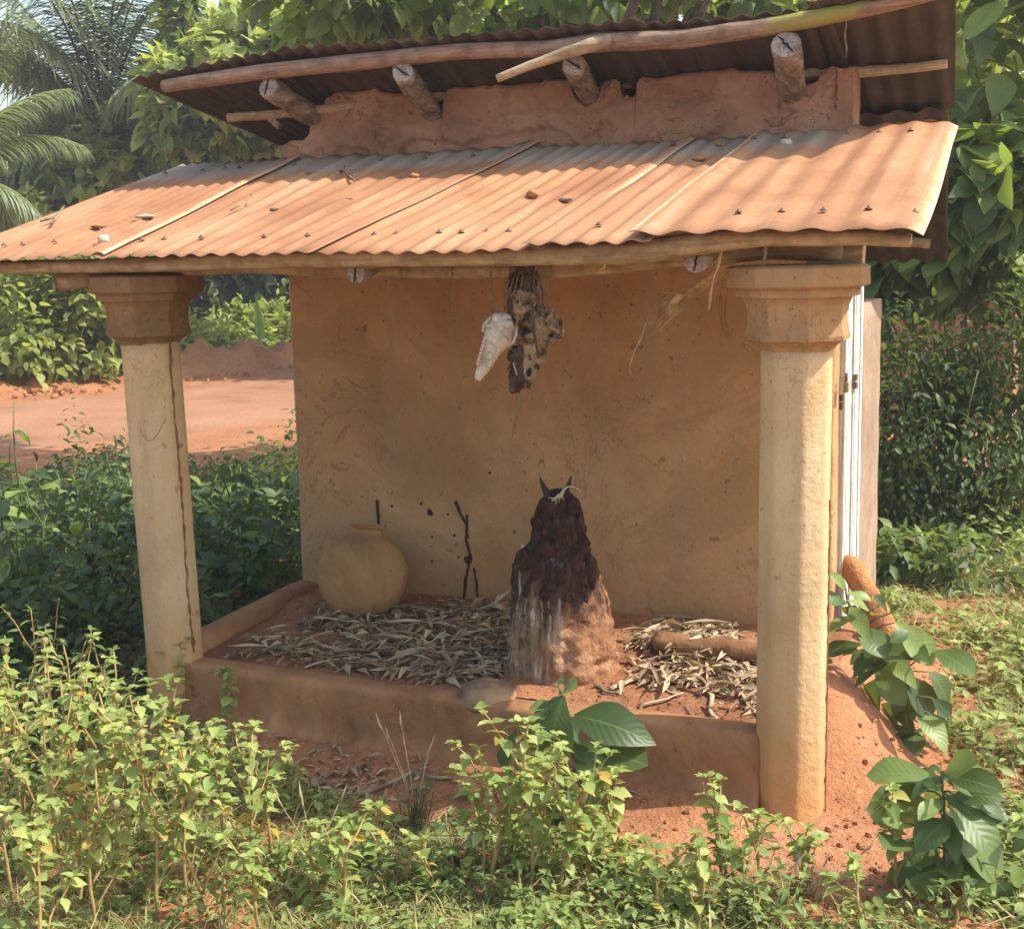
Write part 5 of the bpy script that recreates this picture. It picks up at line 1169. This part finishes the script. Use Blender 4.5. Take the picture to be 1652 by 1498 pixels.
GL = 'pale lantern weeds in the left foreground'; GC = 'pale lantern weeds in front of the parapet'; GRT = 'small weeds at the right foreground'
rw = random.Random(21)
def gpx(a, b): q = at(a, b, 2, 0.0); return (float(q[0]), float(q[1]))
wl = [(40, 1330, 1035, .10), (95, 1370, 1050, .11), (165, 1345, 1075, .10), (20, 1450, 1130, .13), (105, 1480, 1150, .13), (205, 1420, 1105, .12), (255, 1475, 1120, .14), (300, 1440, 1150, .13), (335, 1470, 1190, .13), (390, 1420, 1165, .12), (150, 1500, 1230, .12), (440, 1380, 1195, .09), (235, 1350, 1095, .09), (60, 1560, 1330, .12), (360, 1370, 1160, .08), (285, 1310, 1090, .06), (10, 1350, 1080, .1), (130, 1420, 1090, .1)]
for i, (a, b, tpx, sp_) in enumerate(wl):
    q = gpx(a, b); dist = np.linalg.norm(np.array([q[0], q[1], 0])-CAM); hh = (b-tpx)/(FPX/dist)
    lab = 'pale sunlit lantern weed in the tangled left foreground clump'; gr = GL
    weed(q, hh, sp_, lab, gr, 100+i, (rw.uniform(-.05, .05), rw.uniform(-.04, .04)), 6, 1.0, 4)
wc = [(795, 1430, 1195, .10), (850, 1440, 1150, .10), (905, 1450, 1190, .10), (945, 1430, 1200, .10), (985, 1420, 1235, .07), (775, 1420, 1250, .08), (880, 1400, 1170, .06), (820, 1400, 1230, .08)]
for i, (a, b, tpx, sp_) in enumerate(wc):
    q = gpx(a, b); dist = np.linalg.norm(np.array([q[0], q[1], 0])-CAM)
    weed(q, (b-tpx)/(FPX/dist), sp_, 'pale lantern weed in the clump around the huge-leaved plant', GC, 200+i, (rw.uniform(-.03, .03), rw.uniform(-.03, .03)), 5, 1.15, 2)
for i, (a, b, tpx, sp_, lab) in enumerate([(604, 1400, 1290, .05, 'little weed with a yellow leaf alone between the left and centre clumps'), (1165, 1440, 1252, .04, 'tall thin weed standing in front of the right end of the parapet'), (1225, 1440, 1305, .07, 'weed with drooping leaves in front of the right column base'), (1290, 1440, 1325, .06, 'small weed right of the right column base'), (1445, 1440, 1270, .035, 'thin spiky weed left of the lush corner plant'), (290, 1180, 1065, .05, 'dark green weed at the left column foot'), (372, 1200, 1095, .03, 'slim green seedling against the left end of the parapet'),
        (505, 1450, 1320, .09, 'bushy pale weed low right of the left clump'), (560, 1475, 1325, .10, 'bushy pale weed at the bottom left of centre'), (470, 1300, 1220, .05, 'green weed beside the dry leaves below the parapet'), (700, 1450, 1340, .07, 'low weed among grass left of the centre clump'), (1060, 1470, 1370, .07, 'low weed right of the centre clump'), (1130, 1490, 1360, .07, 'leafy weed at the bottom right of centre'), (420, 1500, 1350, .1, 'bushy weed at the lower left bottom edge'), (1390, 1500, 1400, .07, 'leafy weed at the bottom edge left of the lush corner plant')]):
    q = gpx(a, b); dist = np.linalg.norm(np.array([q[0], q[1], 0])-CAM)
    weed(q, (b-tpx)/(FPX/dist), sp_, lab, None, 300+i, (rw.uniform(-.02, .02), rw.uniform(-.02, .02)), 4, 1.0, 1)

L_WEED2 = leaf_mat('green_weed_leaf', (0.09, 0.15, 0.045), (0.16, 0.24, 0.065), (0.28, 0.34, 0.10), 'obj', 0.34, 0.5, (0.26, 0.32, 0.12), 0.08, dead=(0.45, 0.33, 0.10))
weed2_m = [tpl_mesh('leaf', leaf_tpl(OVATE, .42, .3, .3, .1), L_WEED2), tpl_mesh('leaf', leaf_tpl(LANCE, .38, .35, .4, .1), L_WEED2), tpl_mesh('leaf', leaf_tpl(OVATE, .5, .2, .2, .15), L_WEED2)]
for i in range(34):
    px_ = 40+i*47+rw.uniform(-20, 20); py_ = rw.uniform(1425, 1530) if i % 3 else rw.uniform(1385, 1440)
    q = gpx(px_, py_)
    if float(veg(np.array([q[0]]), np.array([q[1]]))[0]) < .3: continue
    w_ = weed(q, rw.uniform(.07, .17), rw.uniform(.04, .08), 'small green weed in the grass along the bottom edge', 'small green weeds along the bottom edge', 500+i, (rw.uniform(-.03, .03), rw.uniform(-.03, .03)), 3, .7, 0, weed2_m if i % 3 else weed_m); w_.name = 'small_weed'
for i, (a, b, tp2) in enumerate([(30, 1300, 1020), (120, 1290, 1030), (200, 1290, 1040), (70, 1240, 985)]):
    q = gpx(a, b); dist = np.linalg.norm(np.array([q[0], q[1], 0])-CAM); w_ = weed(q, (b-tp2)/(FPX/dist), .12, 'dull green weed in the half shade behind the left foreground clump', 'dull green weeds behind the left clump', 560+i, (0, 0), 6, 1.0, 0, weed2_m); w_.name = 'green_weed'

# tall grass tuft with seed heads
def tuft(px_, py_, n, hmax, label, seed, heads=4):
    q = gpx(px_, py_); rr_ = random.Random(seed); root = thing('grass_tuft', label, 'grass tuft', (q[0], q[1], g(*q)-.005)); b = MB(); s_ = MB()
    for k in range(n):
        th = rr_.uniform(0, 2*PI); h_ = hmax*rr_.uniform(.35, .8); o = rr_.uniform(.03, .13); x0, y0 = rr_.gauss(0, .02), rr_.gauss(0, .02)
        b.tube([(x0, y0, 0), (x0+.3*o*math.cos(th), y0+.3*o*math.sin(th), h_*.6), (x0+o*math.cos(th), y0+o*math.sin(th), h_)], [.0018, .0016, .0004], 3, flat=.4)
    for k in range(heads):
        th = rr_.uniform(0, 2*PI); h_ = hmax*rr_.uniform(.8, 1.0); o = rr_.uniform(.02, .16)
        e = (o*math.cos(th), o*.5*math.sin(th), h_); s_.tube([(0, 0, 0), (.4*e[0], .4*e[1], h_*.55), e], [.0014, .0012, .0009], 4)
        s_.tube([e, (e[0]*1.15, e[1]*1.15, h_+.02), (e[0]*1.3+.004, e[1]*1.3, h_+.055)], [.001, .0032, .0004], 5, wob=.5)
    b.build('blades', STEMG, root)['kind'] = 'stuff'; s_.build('seed_stalks', HUSKM, root)
tuft(672, 1330, 60, .30, 'tuft of fine grass with pale seed heads in front of the parapet', 4, 6)
tuft(510, 1400, 40, .22, 'grass tuft with bent pale stalk right of the left weed clump', 6, 4)
tuft(735, 1400, 60, .16, 'short thick grass tuft left of the centre weeds', 9, 2)
tuft(1190, 1470, 60, .16, 'short dry grass tuft in front of the right column', 11, 3)
tuft(1300, 1450, 50, .15, 'sparse dry grass tuft right of the right column base', 12, 3)

# ---- ground cover and grass of the foreground and the right hand clearing
rs = np.random.RandomState(5)
def sample(n, x0, x1, y0, y1, pw=1.0):
    out = np.zeros((0, 2))
    while len(out) < n:
        p = np.stack([rs.uniform(x0, x1, n*3), rs.uniform(y0, y1, n*3)], -1); w_ = veg(p[:, 0], p[:, 1])
        c = fbm(np.stack([p[:, 0]*5, p[:, 1]*5, p[:, 0]*0], -1), 3, 55); w_ = w_*np.clip(.55+1.1*c, .05, 1)
        out = np.concatenate([out, p[rs.rand(len(p)) < w_**pw]])
    return out[:n]
def blades(n, x0, x1, y0, y1, h0, h1, tint=(0, 1), tpl=BL):
    q = sample(n, x0, x1, y0, y1); pos = np.stack([q[:, 0], q[:, 1], gh(q[:, 0], q[:, 1])-.004], -1); th = rs.uniform(0, 2*PI, n)
    d = np.stack([np.cos(th)*.5, np.sin(th)*.5, rs.uniform(.5, 1.2, n)], -1); up = np.stack([-np.cos(th), -np.sin(th), np.full(n, .6)], -1)
    return scatter(tpl, pos, d, up, rs.uniform(h0, h1, n), np.clip(rs.uniform(tint[0], tint[1], n), 0, 1))
def cover(n, x0, x1, y0, y1, s0, s1, hmax, tint=(.1, .95), tpl=O5):
    q = sample(n, x0, x1, y0, y1); hh = rs.rand(n)**1.6*hmax*np.clip(.5+1.2*fbm(np.stack([q[:, 0]*3, q[:, 1]*3, q[:, 0]*0], -1), 3, 91), .1, 1.3)
    pos = np.stack([q[:, 0], q[:, 1], gh(q[:, 0], q[:, 1])+hh], -1); th = rs.uniform(0, 2*PI, n)
    d = np.stack([np.cos(th), np.sin(th), rs.normal(-.1, .4, n)], -1); up = np.stack([rs.normal(0, .4, n), rs.normal(0, .4, n), np.ones(n)], -1)
    return scatter(tpl, pos, d, up, rs.uniform(s0, s1, n), rs.uniform(tint[0], tint[1], n))
o_ = leaf_mass('foreground_grass', [blades(26000, -2.6, 1.1, -1.7, .2, .02, .085), blades(1600, -2.6, 1.1, -1.7, .2, .08, .17, (.2, 1), BL2)], M_GRASS); tag(o_, 'mixed green and dry straw grass along the bottom of the view', 'grass')
o_ = leaf_mass('foreground_ground_cover', [cover(24000, -2.6, 1.1, -1.7, .2, .016, .036, .12), cover(4500, -2.6, 1.1, -1.7, .2, .035, .06, .10, (.2, .8))], M_COVER); tag(o_, 'low leafy weeds growing through the foreground grass', 'ground cover')
o_ = leaf_mass('clearing_grass', [blades(30000, -.9, 1.6, .1, 6.0, .03, .10, (.0, 1)), blades(2500, -.6, 1.4, 1.5, 5, .08, .2, (.3, 1), BL2)], M_GRASS); tag(o_, 'sparse grass on the clearing right of the shrine', 'grass')
o_ = leaf_mass('clearing_ground_cover', [cover(14000, -.9, 1.6, .1, 6.0, .02, .05, .09, (.25, 1)), cover(6000, -.2, 1.3, -.4, 2.6, .03, .06, .16, (.4, 1)), cover(2200, -.7, .5, 3.0, 4.2, .03, .055, .32, (.35, .9))], M_COVER); tag(o_, 'low yellow green weeds on the clearing right of the shrine', 'ground cover')
def undercover():
    n = 110000; q = np.stack([rs.uniform(-8.6, -2.42, n), rs.uniform(-1.0, 5.6, n)], -1); q = q[rs.rand(n) < .25+.75*sm(5.0, 3.2, q[:, 1]-.28*(q[:, 0]+6))]
    q = q[(q[:, 1] < 4.9+.28*(q[:, 0]+6.0)+.5*fbm(np.stack([q[:, 0]*1.5, q[:, 1]*1.5, q[:, 0]*0], -1), 3, 15)) & (q[:, 0] > -2.5-(q[:, 1]+1.6)*1.35)]; n = len(q)
    f = np.clip(.50+1.9*fbm(np.stack([q[:, 0]*1.9, q[:, 1]*1.9, q[:, 0]*0], -1), 3, 61), .06, 1.7)
    pos = np.stack([q[:, 0], q[:, 1], gh(q[:, 0], q[:, 1])+rs.rand(n)**1.2*(.16+.40*sm(5.2, 2.6, q[:, 1]-.28*(q[:, 0]+6)))*f], -1); th = rs.uniform(0, 2*PI, n)
    d = np.stack([np.cos(th), np.sin(th), rs.normal(-.15, .4, n)], -1); up = np.stack([rs.normal(0, .4, n), rs.normal(0, .4, n), np.ones(n)], -1)
    return scatter(O5, pos, d, up, rs.uniform(.025, .07, n), np.clip(rs.uniform(0, .7, n)+.5*fbm(np.stack([q[:, 0]*1.6, q[:, 1]*1.6, q[:, 0]*0+4], -1), 3, 8), 0, .95))
o_ = leaf_mass('undergrowth', [undercover()], M_DARK); tag(o_, 'low shaded undergrowth left of the shrine', 'undergrowth')

# ---- bushes
def bush(name, label, cat, c, rad, n, size, mat, tpl=None, group=None, clumps=26, stems=6, tint=(.1, .8), seed=1, stem_mat=STEMG, droop=-.25, sr=.012):
    r_ = np.random.RandomState(seed); base = np.array([c[0], c[1], g(c[0], c[1])]); root = thing(name, label, cat, tuple(base-np.array([0, 0, .02])), group)
    cc = np.array([0, 0, c[2]-base[2]]); o = leaf_mass('foliage', [blob_leaves(tpl or O5, cc, rad, n, size, droop, tint, r_, .45, clumps)], mat, root)
    m = MB()
    for k in range(stems):
        u = unit(1, r_)[0]; u[2] = abs(u[2]); e = cc+u*np.array(rad)*.9; limb(m, (r_.normal(0, .08), r_.normal(0, .08), 0), e, sr, sr*.3, .12, seed+k*1.3)
    m.build('stem', stem_mat, root); return root
# dark broad leaved shrubs in the shade left of the shrine
def shrub(label, c, h, rad, n, s, seed, group=None, mesh=None):
    r_ = random.Random(seed); z = g(c[0], c[1]); root = thing('broadleaf_shrub', label, 'shrub', (c[0], c[1], z-.02), group); m = MB(); k_ = 0
    ns = 2 if rad < .15 else max(5, n//9)
    for k in range(ns):
        th = r_.uniform(0, 2*PI); rr2 = rad*math.sqrt(r_.random()); e = (rr2*math.cos(th), rr2*math.sin(th), (h+.08)*r_.uniform(.55, 1.05)); pts = limb(m, (r_.uniform(-.05, .05), r_.uniform(-.05, .05), 0), e, .008, .003, .15, seed+k)
        for j in range(n//ns):
            t_ = .35+.65*(j+.5)/(n//ns); i = min(6, int(t_*7)); q = pts[i]; a_ = r_.uniform(0, 2*PI)
            mw = leaf_mw(q, (math.cos(a_), math.sin(a_), r_.uniform(-.6, .3)), (r_.uniform(-.4, .4), r_.uniform(-.4, .4)-.15, 1), s*r_.uniform(.7, 1.15)); link('leaf', (mesh or big_m)[k_ % 3], root, mw=mw); k_ += 1
    m.build('stem', STEMG, root)
for i, (a, b, top, dist_, rad, n, s, lab) in enumerate([
    (60, 960, 735, 6.6, .42, 90, .17, 'dark broad-leaved shrub at the left edge beside the column'), (150, 930, 765, 7.0, .36, 70, .15, 'dark shrub just left of the left column'), (225, 880, 715, 7.6, .34, 60, .15, 'dark shrub directly behind the left column'),
    (300, 860, 790, 8.2, .45, 90, .14, 'dark shrub behind the left column nearest the red track'), (120, 860, 800, 8.6, .5, 90, .14, 'dark shrub farthest back at the left, before the red track'), (400, 980, 830, 6.6, .34, 70, .13, 'dark shrub crowding the left parapet of the porch'), (60, 1010, 900, 5.9, .36, 70, .13, 'dark shrub behind the pale weeds at far left'), (170, 1010, 920, 6.0, .3, 60, .12, 'dark shrub behind the pale weeds left of the left column'), (340, 1010, 900, 6.2, .25, 50, .12, 'dark shrub in the gap behind the left column foot'), (445, 850, 760, 8.2, .35, 60, .14, 'dark shrub at the back by the left wall corner'),
    (430, 900, 740, 7.4, .40, 90, .15, 'dark broad-leaved shrub by the left corner of the back wall'), (350, 900, 770, 7.0, .30, 50, .14, 'dark low shrub between left column and back wall'), (20, 1000, 850, 6.0, .3, 50, .16, 'dark low shrub at the left edge above the pale weeds'), (-40, 900, 690, 7.2, .35, 60, .17, 'tall dark shrub cut by the left frame edge')]):
    q = far(a, b, dist_); shrub(lab, (q[0], q[1]), max(.35, (b-top)/(FPX/dist_)+max(0, q[2])), rad, n, s, 40+i)
for i, (a, top, dist_) in enumerate([(25, 650, 7.4), (95, 690, 7.8)]):
    q = far(a, 900, dist_); shrub(['slender sunlit sapling with pale stem at the left edge', 'thin green sapling standing before the red track'][i], (q[0], q[1]), (405-top)/(FPX/dist_)+1.69, .12, 30, .10, 70+i, None, tree_m)

# right hand thicket
for i, (a, dist_, zc, rad, n, tn, lab, mt) in enumerate([
    (1470, 7.7, .62, (.52, .45, .66), 4200, (.1, .6), 'dark small-leaved thicket right behind the bare pillar', M_DARK), (1590, 7.6, .70, (.55, .5, .78), 4600, (.1, .75), 'dark small-leaved thicket at the right edge above the clearing', M_DARK), (1560, 8.6, 1.15, (.75, .5, .70), 3600, (.2, .9), 'tall feathery thicket in front of the far hut', M_DARK), (1700, 8.0, 1.0, (.6, .6, .9), 3000, (.1, .7), 'dense thicket cut by the right frame edge', M_DARK), (1420, 8.2, .5, (.35, .4, .62), 1500, (.1, .6), 'small dark bush peeping out beside the bare pillar', M_DARK)]):
    q = far(a, 700, dist_); bush('thicket_bush', lab, 'bush', (q[0], q[1], zc), rad, n, (.035, .07), mt, O5 if i != 2 else LN3, None, 34, 9, tn, 60+i)
# ground hugging leafy herbs at the thicket's foot
q = far(1530, 880, 6.9); bush('herb_patch', 'low broad green herbs at the foot of the thicket', 'herbs', (q[0], q[1], .10), (.6, .4, .16), 900, (.05, .10), M_DARK, O5, None, 20, 4, (.3, .9), 81)

# ---- trees
def tree(name, label, base, crown, n, size, mat, trunk_r, n_obj=0, mesh=None, tpl=H5, clumps=40, tint=(.1, .85), seed=1, osize=.25, group=None, droop=-.5, front=None, limbs=9):
    """crown: list of (centre, radii) ellipsoids in world space"""
    r_ = np.random.RandomState(seed); b = np.array([base[0], base[1], g(base[0], base[1])-.1]); root = thing(name, label, 'tree', tuple(b), group)
    m = MB(); c0 = np.array(crown[0][0])-b; pts = limb(m, (0, 0, 0), c0*np.array([.9, .9, .85]), trunk_r, trunk_r*.45, .06, seed, 9, 9); m.build('trunk', TRUNK, root)
    bm = MB(); parts = []; per = n//len(crown)
    for i, (c, rad) in enumerate(crown):
        cl = np.array(c)-b; parts.append(blob_leaves(tpl, cl, rad, per, size, droop, tint, r_, .3, clumps))
        for k in range(max(3, limbs//len(crown))):
            u = unit(1, r_)[0]; limb(bm, pts[min(8, 4+k % 5)], cl+u*np.array(rad)*.85, trunk_r*.35, trunk_r*.06, .12, seed+k+i*7)
    bm.build('limbs', TRUNK, root); leaf_mass('foliage', parts, mat, root)
    k_ = 0
    while k_ < n_obj:
        c, rad = crown[r_.randint(len(crown))]; u = unit(1, r_)[0]
        if front is not None and u.dot(np.array(front)) < -.1: continue
        q = np.array(c)-b+u*np.array(rad)*r_.uniform(.75, 1.05); d = u*.5+r_.normal(size=3)*.45; d[2] -= .55
        link('leaf', mesh[k_ % 3], root, mw=leaf_mw(q, d, (r_.normal()*.5, r_.normal()*.5-.5, .8), osize*r_.uniform(.65, 1.2))); k_ += 1
    return root
vdir = -_f
A_ = lambda a, b, d_: tuple(far(a, b, d_))
tree('broadleaf_tree', 'big-leaved tree crowding the right edge beside the upper roof', far(1720, 700, 8.6)[:2], [(A_(1640, 190, 8.4), (.62, .6, .95)), (A_(1690, 60, 8.2), (.6, .6, .8)), (A_(1590, 330, 7.9), (.40, .4, .42)), (A_(1480, 410, 8.4), (.40, .3, .30)), (A_(1900, 100, 9), (.9, .9, 1.1))], 1500, (.12, .26), M_TREE, .11, 270, tree_m, clumps=26, tint=(.1, .98), seed=5, osize=.27, front=vdir)
tree('broadleaf_tree', 'pale yellow green tree glimpsed behind the right edge tree', far(1640, 650, 13)[:2], [(A_(1610, 140, 13), (1.0, .8, 1.7)), (A_(1520, 330, 13), (.8, .6, .8)), (A_(1800, 200, 13), (1.2, .9, 1.6))], 2600, (.14, .26), M_PALE, .14, 0, None, clumps=34, tint=(.3, .95), seed=8)
tree('canopy_tree', 'tree with dark overhanging leaves above the upper roof', far(1050, 560, 10.5)[:2], [(A_(820, -30, 10), (1.1, .7, .50)), (A_(1050, -20, 10.4), (1.0, .7, .55)), (A_(560, -55, 9.8), (.75, .6, .48)), (A_(1260, -50, 10.5), (.9, .7, .5)), ((-2.6, 5.6, 5.6), (1.5, 1.2, .9)), ((-4.4, 5.9, 5.2), (1.0, 1.0, .8)), ((-1.0, 5.4, 5.4), (1.2, 1.0, .9))], 2900, (.12, .24), M_TREE, .16, 230, tree_m, clumps=26, tint=(.1, .8), seed=11, osize=.21, front=(0, -.8, -.5))
tree('bright_tree', 'bright yellow green leafy tree behind the upper roof', far(560, 500, 20.0)[:2], [(A_(470, 70, 20.0), (0.93, 0.80, 0.82)), (A_(400, 115, 19.4), (0.67, 0.67, 0.67)), (A_(560, 110, 20.0), (0.93, 0.67, 0.67))], 3200, (0.160, 0.319), M_PALE, .09, 120, [tpl_mesh('leaf', leaf_tpl(HEART, .72, .25, .25, .1), M_PALE)]*3, clumps=30, tint=(.5, 1.0), seed=14, osize=0.293, front=vdir)
tree('climber_tree', 'leafy climber-covered tree left of the upper roof, in front of the palm', far(252, 560, 21.1)[:2], [(A_(300, 150, 21.1), (0.64, 0.64, 0.64)), (A_(288, 205, 20.7), (0.46, 0.51, 0.58)), (A_(345, 220, 21.0), (0.77, 0.64, 0.46)), (A_(430, 232, 21.2), (0.54, 0.51, 0.33)), (A_(290, 30, 21.5), (0.26, 0.26, 0.83)), (A_(345, 95, 21.2), (0.44, 0.51, 0.38))], 3000, (0.166, 0.333), M_PALE, .07, 200, [tpl_mesh('leaf', leaf_tpl(HEART, .75, .25, .25, .1), M_TREE)]*3, clumps=30, tint=(.15, .9), seed=17, osize=0.282, front=vdir)
tree('background_tree', 'hazy green tree far left behind the palms', far(130, 560, 24)[:2], [(A_(110, 330, 24), (1.6, 1, .9)), (A_(160, 300, 24), (.8, .8, .8))], 2600, (.2, .36), M_PALE, .15, 0, None, clumps=26, tint=(.1, .8), seed=19)
for i, (a, b, dd, rad, lab, mt, tn) in enumerate([(380, 430, 27, (2.2, 1, 1.9), 'dark shady tree behind the banana plant', M_DARK, (.0, .6)), (470, 450, 27.5, (2.0, 1, 1.8), 'dark shady tree behind the left corner of the back wall', M_DARK, (.0, .6)), (280, 420, 27, (1.8, 1, 1.8), 'dark shady tree behind the left column capital', M_DARK, (.0, .6)), (60, 440, 26, (2.7, 1, 1.8), 'broad tree beyond the roadside bushes at far left', M_PALE, (.0, .7)), (1000, 200, 18, (3.0, 1.5, 2.6), 'tall tree far behind the shrine roof', M_PALE, (.1, .8)), (1330, 160, 17, (2.2, 1.4, 2.4), 'tall leafy tree far behind the right half of the roof', M_PALE, (.1, .8)), (700, 130, 19, (2.0, 1.4, 1.7), 'leafy tree far behind the middle of the roof', M_PALE, (.3, .95))]):
    tree('background_tree', lab, far(a, 560, dd)[:2], [(A_(a, b, dd), rad)], 4200, (.16, .30), mt, .14, 0, None, clumps=40, tint=tn, seed=90+i)
# roadside bushes
for i, (a, b, dd, rad, n, mt, tn, lab, st_) in enumerate([
    (20, 535, 18.0, (.85, .7, .95), 3000, M_PALE, (.2, .9), 'pale roadside bush at the far left edge', 8), (105, 515, 18.3, (.7, .6, 1.0), 2600, M_PALE, (.15, .85), 'pale stalky roadside bush left of the left column', 14), (175, 515, 18.8, (.7, .6, 1.0), 2600, M_PALE, (.1, .8), 'stalky roadside bush touching the left column', 16),
    (330, 548, 22, (.8, .6, .42), 1600, M_PALE, (.3, .95), 'low bright bush right of the left column', 4), (385, 545, 22.6, (.7, .6, .5), 1600, M_PALE, (.3, .9), 'low bright bush left of the banana plant', 4), (455, 535, 23, (.6, .5, .45), 1300, M_PALE, (.2, .85), 'low green bush by the left edge of the back wall', 4), (270, 545, 20.5, (.6, .5, .6), 1500, M_PALE, (.2, .8), 'roadside bush behind the left column', 6)]):
    q = far(a, b, dd); bush('roadside_bush', lab, 'bush', tuple(q), rad, n, (.09, .19), mt, H5 if i < 3 else O5, None, 34, st_, tn, 120+i, HUSKM if i < 3 else STEMG, sr=.02)
# banana plant
q = far(425, 575, 21.8); BP = thing('banana_plant', 'young banana plant with an upright bright leaf', 'banana plant', (q[0], q[1], g(q[0], q[1])))
z0 = q[2]-g(q[0], q[1]); m = MB(); m.tube([(0, 0, -.05), (0, 0, .35), (.02, 0, z0+.25)], [.08, .07, .04], 9); m.build('trunk', STEMG, BP)
bn = tpl_mesh('leaf', leaf_tpl([.15, .8, 1, 1, .95, .7, .1], .26, .35, .35, .1), M_BANANA); bn2 = tpl_mesh('leaf', leaf_tpl([.15, .8, 1, 1, .9, .5, .05], .24, .5, .05), M_BANANA)
for d, s, mm_ in (((-.12, .0, 1), .75, bn2), ((.9, -.3, .55), .55, bn), ((.9, .2, .1), .6, bn), ((-.8, -.3, .5), .45, bn), ((.3, -.9, .3), .5, bn), ((-.6, .5, .2), .5, bn)):
    link('leaf', mm_, BP, mw=leaf_mw((0, 0, z0+.2), d, (0.1, -.3, 1) if abs(d[0]) > .2 else (0.3, -1, .2), s))

# ---- oil palms
def palm(label, base, zc, nf, L0, seed, trunk_r=.2, only=None):
    r_ = np.random.RandomState(seed); b = np.array([base[0], base[1], g(base[0], base[1])-.1]); root = thing('oil_palm', label, 'palm tree', tuple(b)); H_ = zc-b[2]
    m = MB(); m.tube([(0, 0, H_*k/10) for k in range(11)], [trunk_r*(1.05+.1*math.sin(k*2)) for k in range(11)], 14, wob=.35, seed=seed)
    m.build('trunk', PTRUNK, root)
    for k in range(46):
        th = k*2.4; z_ = H_*(.35+.62*k/46); sb = MB(); u = np.array((math.cos(th), math.sin(th), 0)); sb.tube([tuple(u*trunk_r*.8+np.array((0, 0, z_))), tuple(u*trunk_r*1.25+np.array((0, 0, z_+.10))), tuple(u*trunk_r*1.5+np.array((0, 0, z_+.24)))], [.07, .05, .02], 6, flat=.5, wob=.3); sb.build('leaf_base', PTRUNK, root)
    for k in range(nf):
        th = k*2.399+r_.uniform(-.2, .2); el = r_.uniform(.35, 1.5) if k < nf*.75 else r_.uniform(-.1, .35); L = L0*r_.uniform(.8, 1.1)
        u = np.array((math.cos(th), math.sin(th), 0)); n = 26
        if el < .75 and u.dot(-_f*np.array((1, 1, 0))) > .35: el = r_.uniform(.9, 1.4)
        pts = []; p = np.array((0, 0, H_))+u*trunk_r*.5; a_ = el
        for j in range(n+1):
            pts.append(p.copy()); a_ -= (.55+.85*math.cos(el))*1.2/n; p = p+(u*math.cos(a_)+np.array((0, 0, math.sin(a_))))*(L/n)
        fr2 = MB(); fr2.tube([tuple(q) for q in pts[::2]], [.035*(1-.9*i/13) for i in range(len(pts[::2]))], 5); rc = fr2.build('frond', STEMG, root)
        P_, D_, U_, S_ = [], [], [], []; side = np.cross(u, (0, 0, 1))
        for j in range(3, n):
            for h_ in (0, .25, .5, .75):
                q = pts[j]+(pts[min(j+1, n)]-pts[j])*h_; t_ = (pts[min(j+1, n)]-pts[j]); t_ /= np.linalg.norm(t_)+1e-9
                for s in (-1, 1):
                    P_.append(q); D_.append(side*s*.8+t_*.75+np.array((0, 0, r_.uniform(-.55, .05)))); U_.append((0, 0, 1)); S_.append(.20*L0*(1-.62*abs(j/n-.4))*r_.uniform(.85, 1.1))
        v, f, a = scatter(leaf_tpl([.5, 1, .7, .05], .085, .5, .7), np.array(P_), np.array(D_), np.array(U_, float), np.array(S_), np.clip(r_.uniform(.1, .75, len(P_))+(0.3 if el < 0 else 0), 0, 1))
        raw_mesh('leaflets', v, f, M_PALM, rc, True, a)['kind'] = 'stuff'
palm('tall oil palm with arching feathery fronds left of the roofs', far(172, 300, 24)[:2], far(172, 212, 24)[2], 34, 3.9, 3, .27)
palm('oil palm whose drooping fronds enter from the far left edge', far(-95, 300, 16)[:2], far(-130, 290, 16)[2], 20, 2.0, 8, .19)

# ---- far hut behind the right thicket
q = far(1500, 520, 12.5); HB = thing('far_hut', 'small red mud hut with dark roof behind the right thicket', 'hut', (q[0], q[1], g(q[0], q[1])))
m = MB(); m.box((-.55, -.3, -.1), (.75, .8, 1.35)); m.build('wall', UPPER, HB, smooth=False)
m = MB(); m.box((-.7, -.55, 1.36), (.9, 1.0, 1.40), Matrix.Rotation(-.10, 3, 'X')); m.build('roof', RUSTU, HB, smooth=False)

# ---- fallen broad leaves on the ground
bigdry = leaf_mat('fallen_leaf', (0.26, 0.14, 0.075), (0.42, 0.25, 0.13), (0.56, 0.38, 0.20), 'obj', 0.2, 0.7, (0.5, 0.36, 0.2), 0.05, vein=.5)
fl_m = tpl_mesh('fallen_leaf', leaf_tpl(HEART7, .85, .35, .25, .35, .12), bigdry)
for px_, py_, s, lab in ((1493, 1010, .12, 'curled tan fallen leaf standing right of the leaning mud post'), (1580, 890, .17, 'brown fallen leaf on the clearing at the far right'), (1520, 905, .13, 'dull brown fallen leaf below the thicket'), (1600, 1040, .16, 'flat grey brown fallen leaf at the right edge of the clearing'), (1150, 1470, .11, 'tan fallen leaf in the grass at the bottom edge'), (745, 1290, .09, 'orange brown fallen leaf left of the centre weeds'), (1610, 1100, .10, 'crumpled brown leaf on soil at the right edge'), (1600, 1190, .09, 'dry leaf on bare soil at the right edge')):
    a, b = gpx(px_, py_); d = rw.uniform(0, 6); tag(link('fallen_leaf', fl_m, None, mw=leaf_mw((a, b, g(a, b)+.03), (math.cos(d), math.sin(d), .15), (rw.uniform(-.3, .3), -.5, 1), s)), lab, 'fallen leaf')

# ---- dusty air
hz_m, hz_t, hz_N = nt('haze_air')
hv = hz_N('ShaderNodeVolumePrincipled', ins={'Color': (0.93, 0.95, 1.0, 1), 'Density': HAZE, 'Anisotropy': 0.2})
hz_o = hz_N('ShaderNodeOutputMaterial'); hz_t.links.new(hv.outputs[0], hz_o.inputs['Volume'])
m = MB(); m.box((-70, -20, -2.0), (70, 90, 14.0)); o_ = m.build('haze', hz_m, None, smooth=False); o_['kind'] = 'stuff'
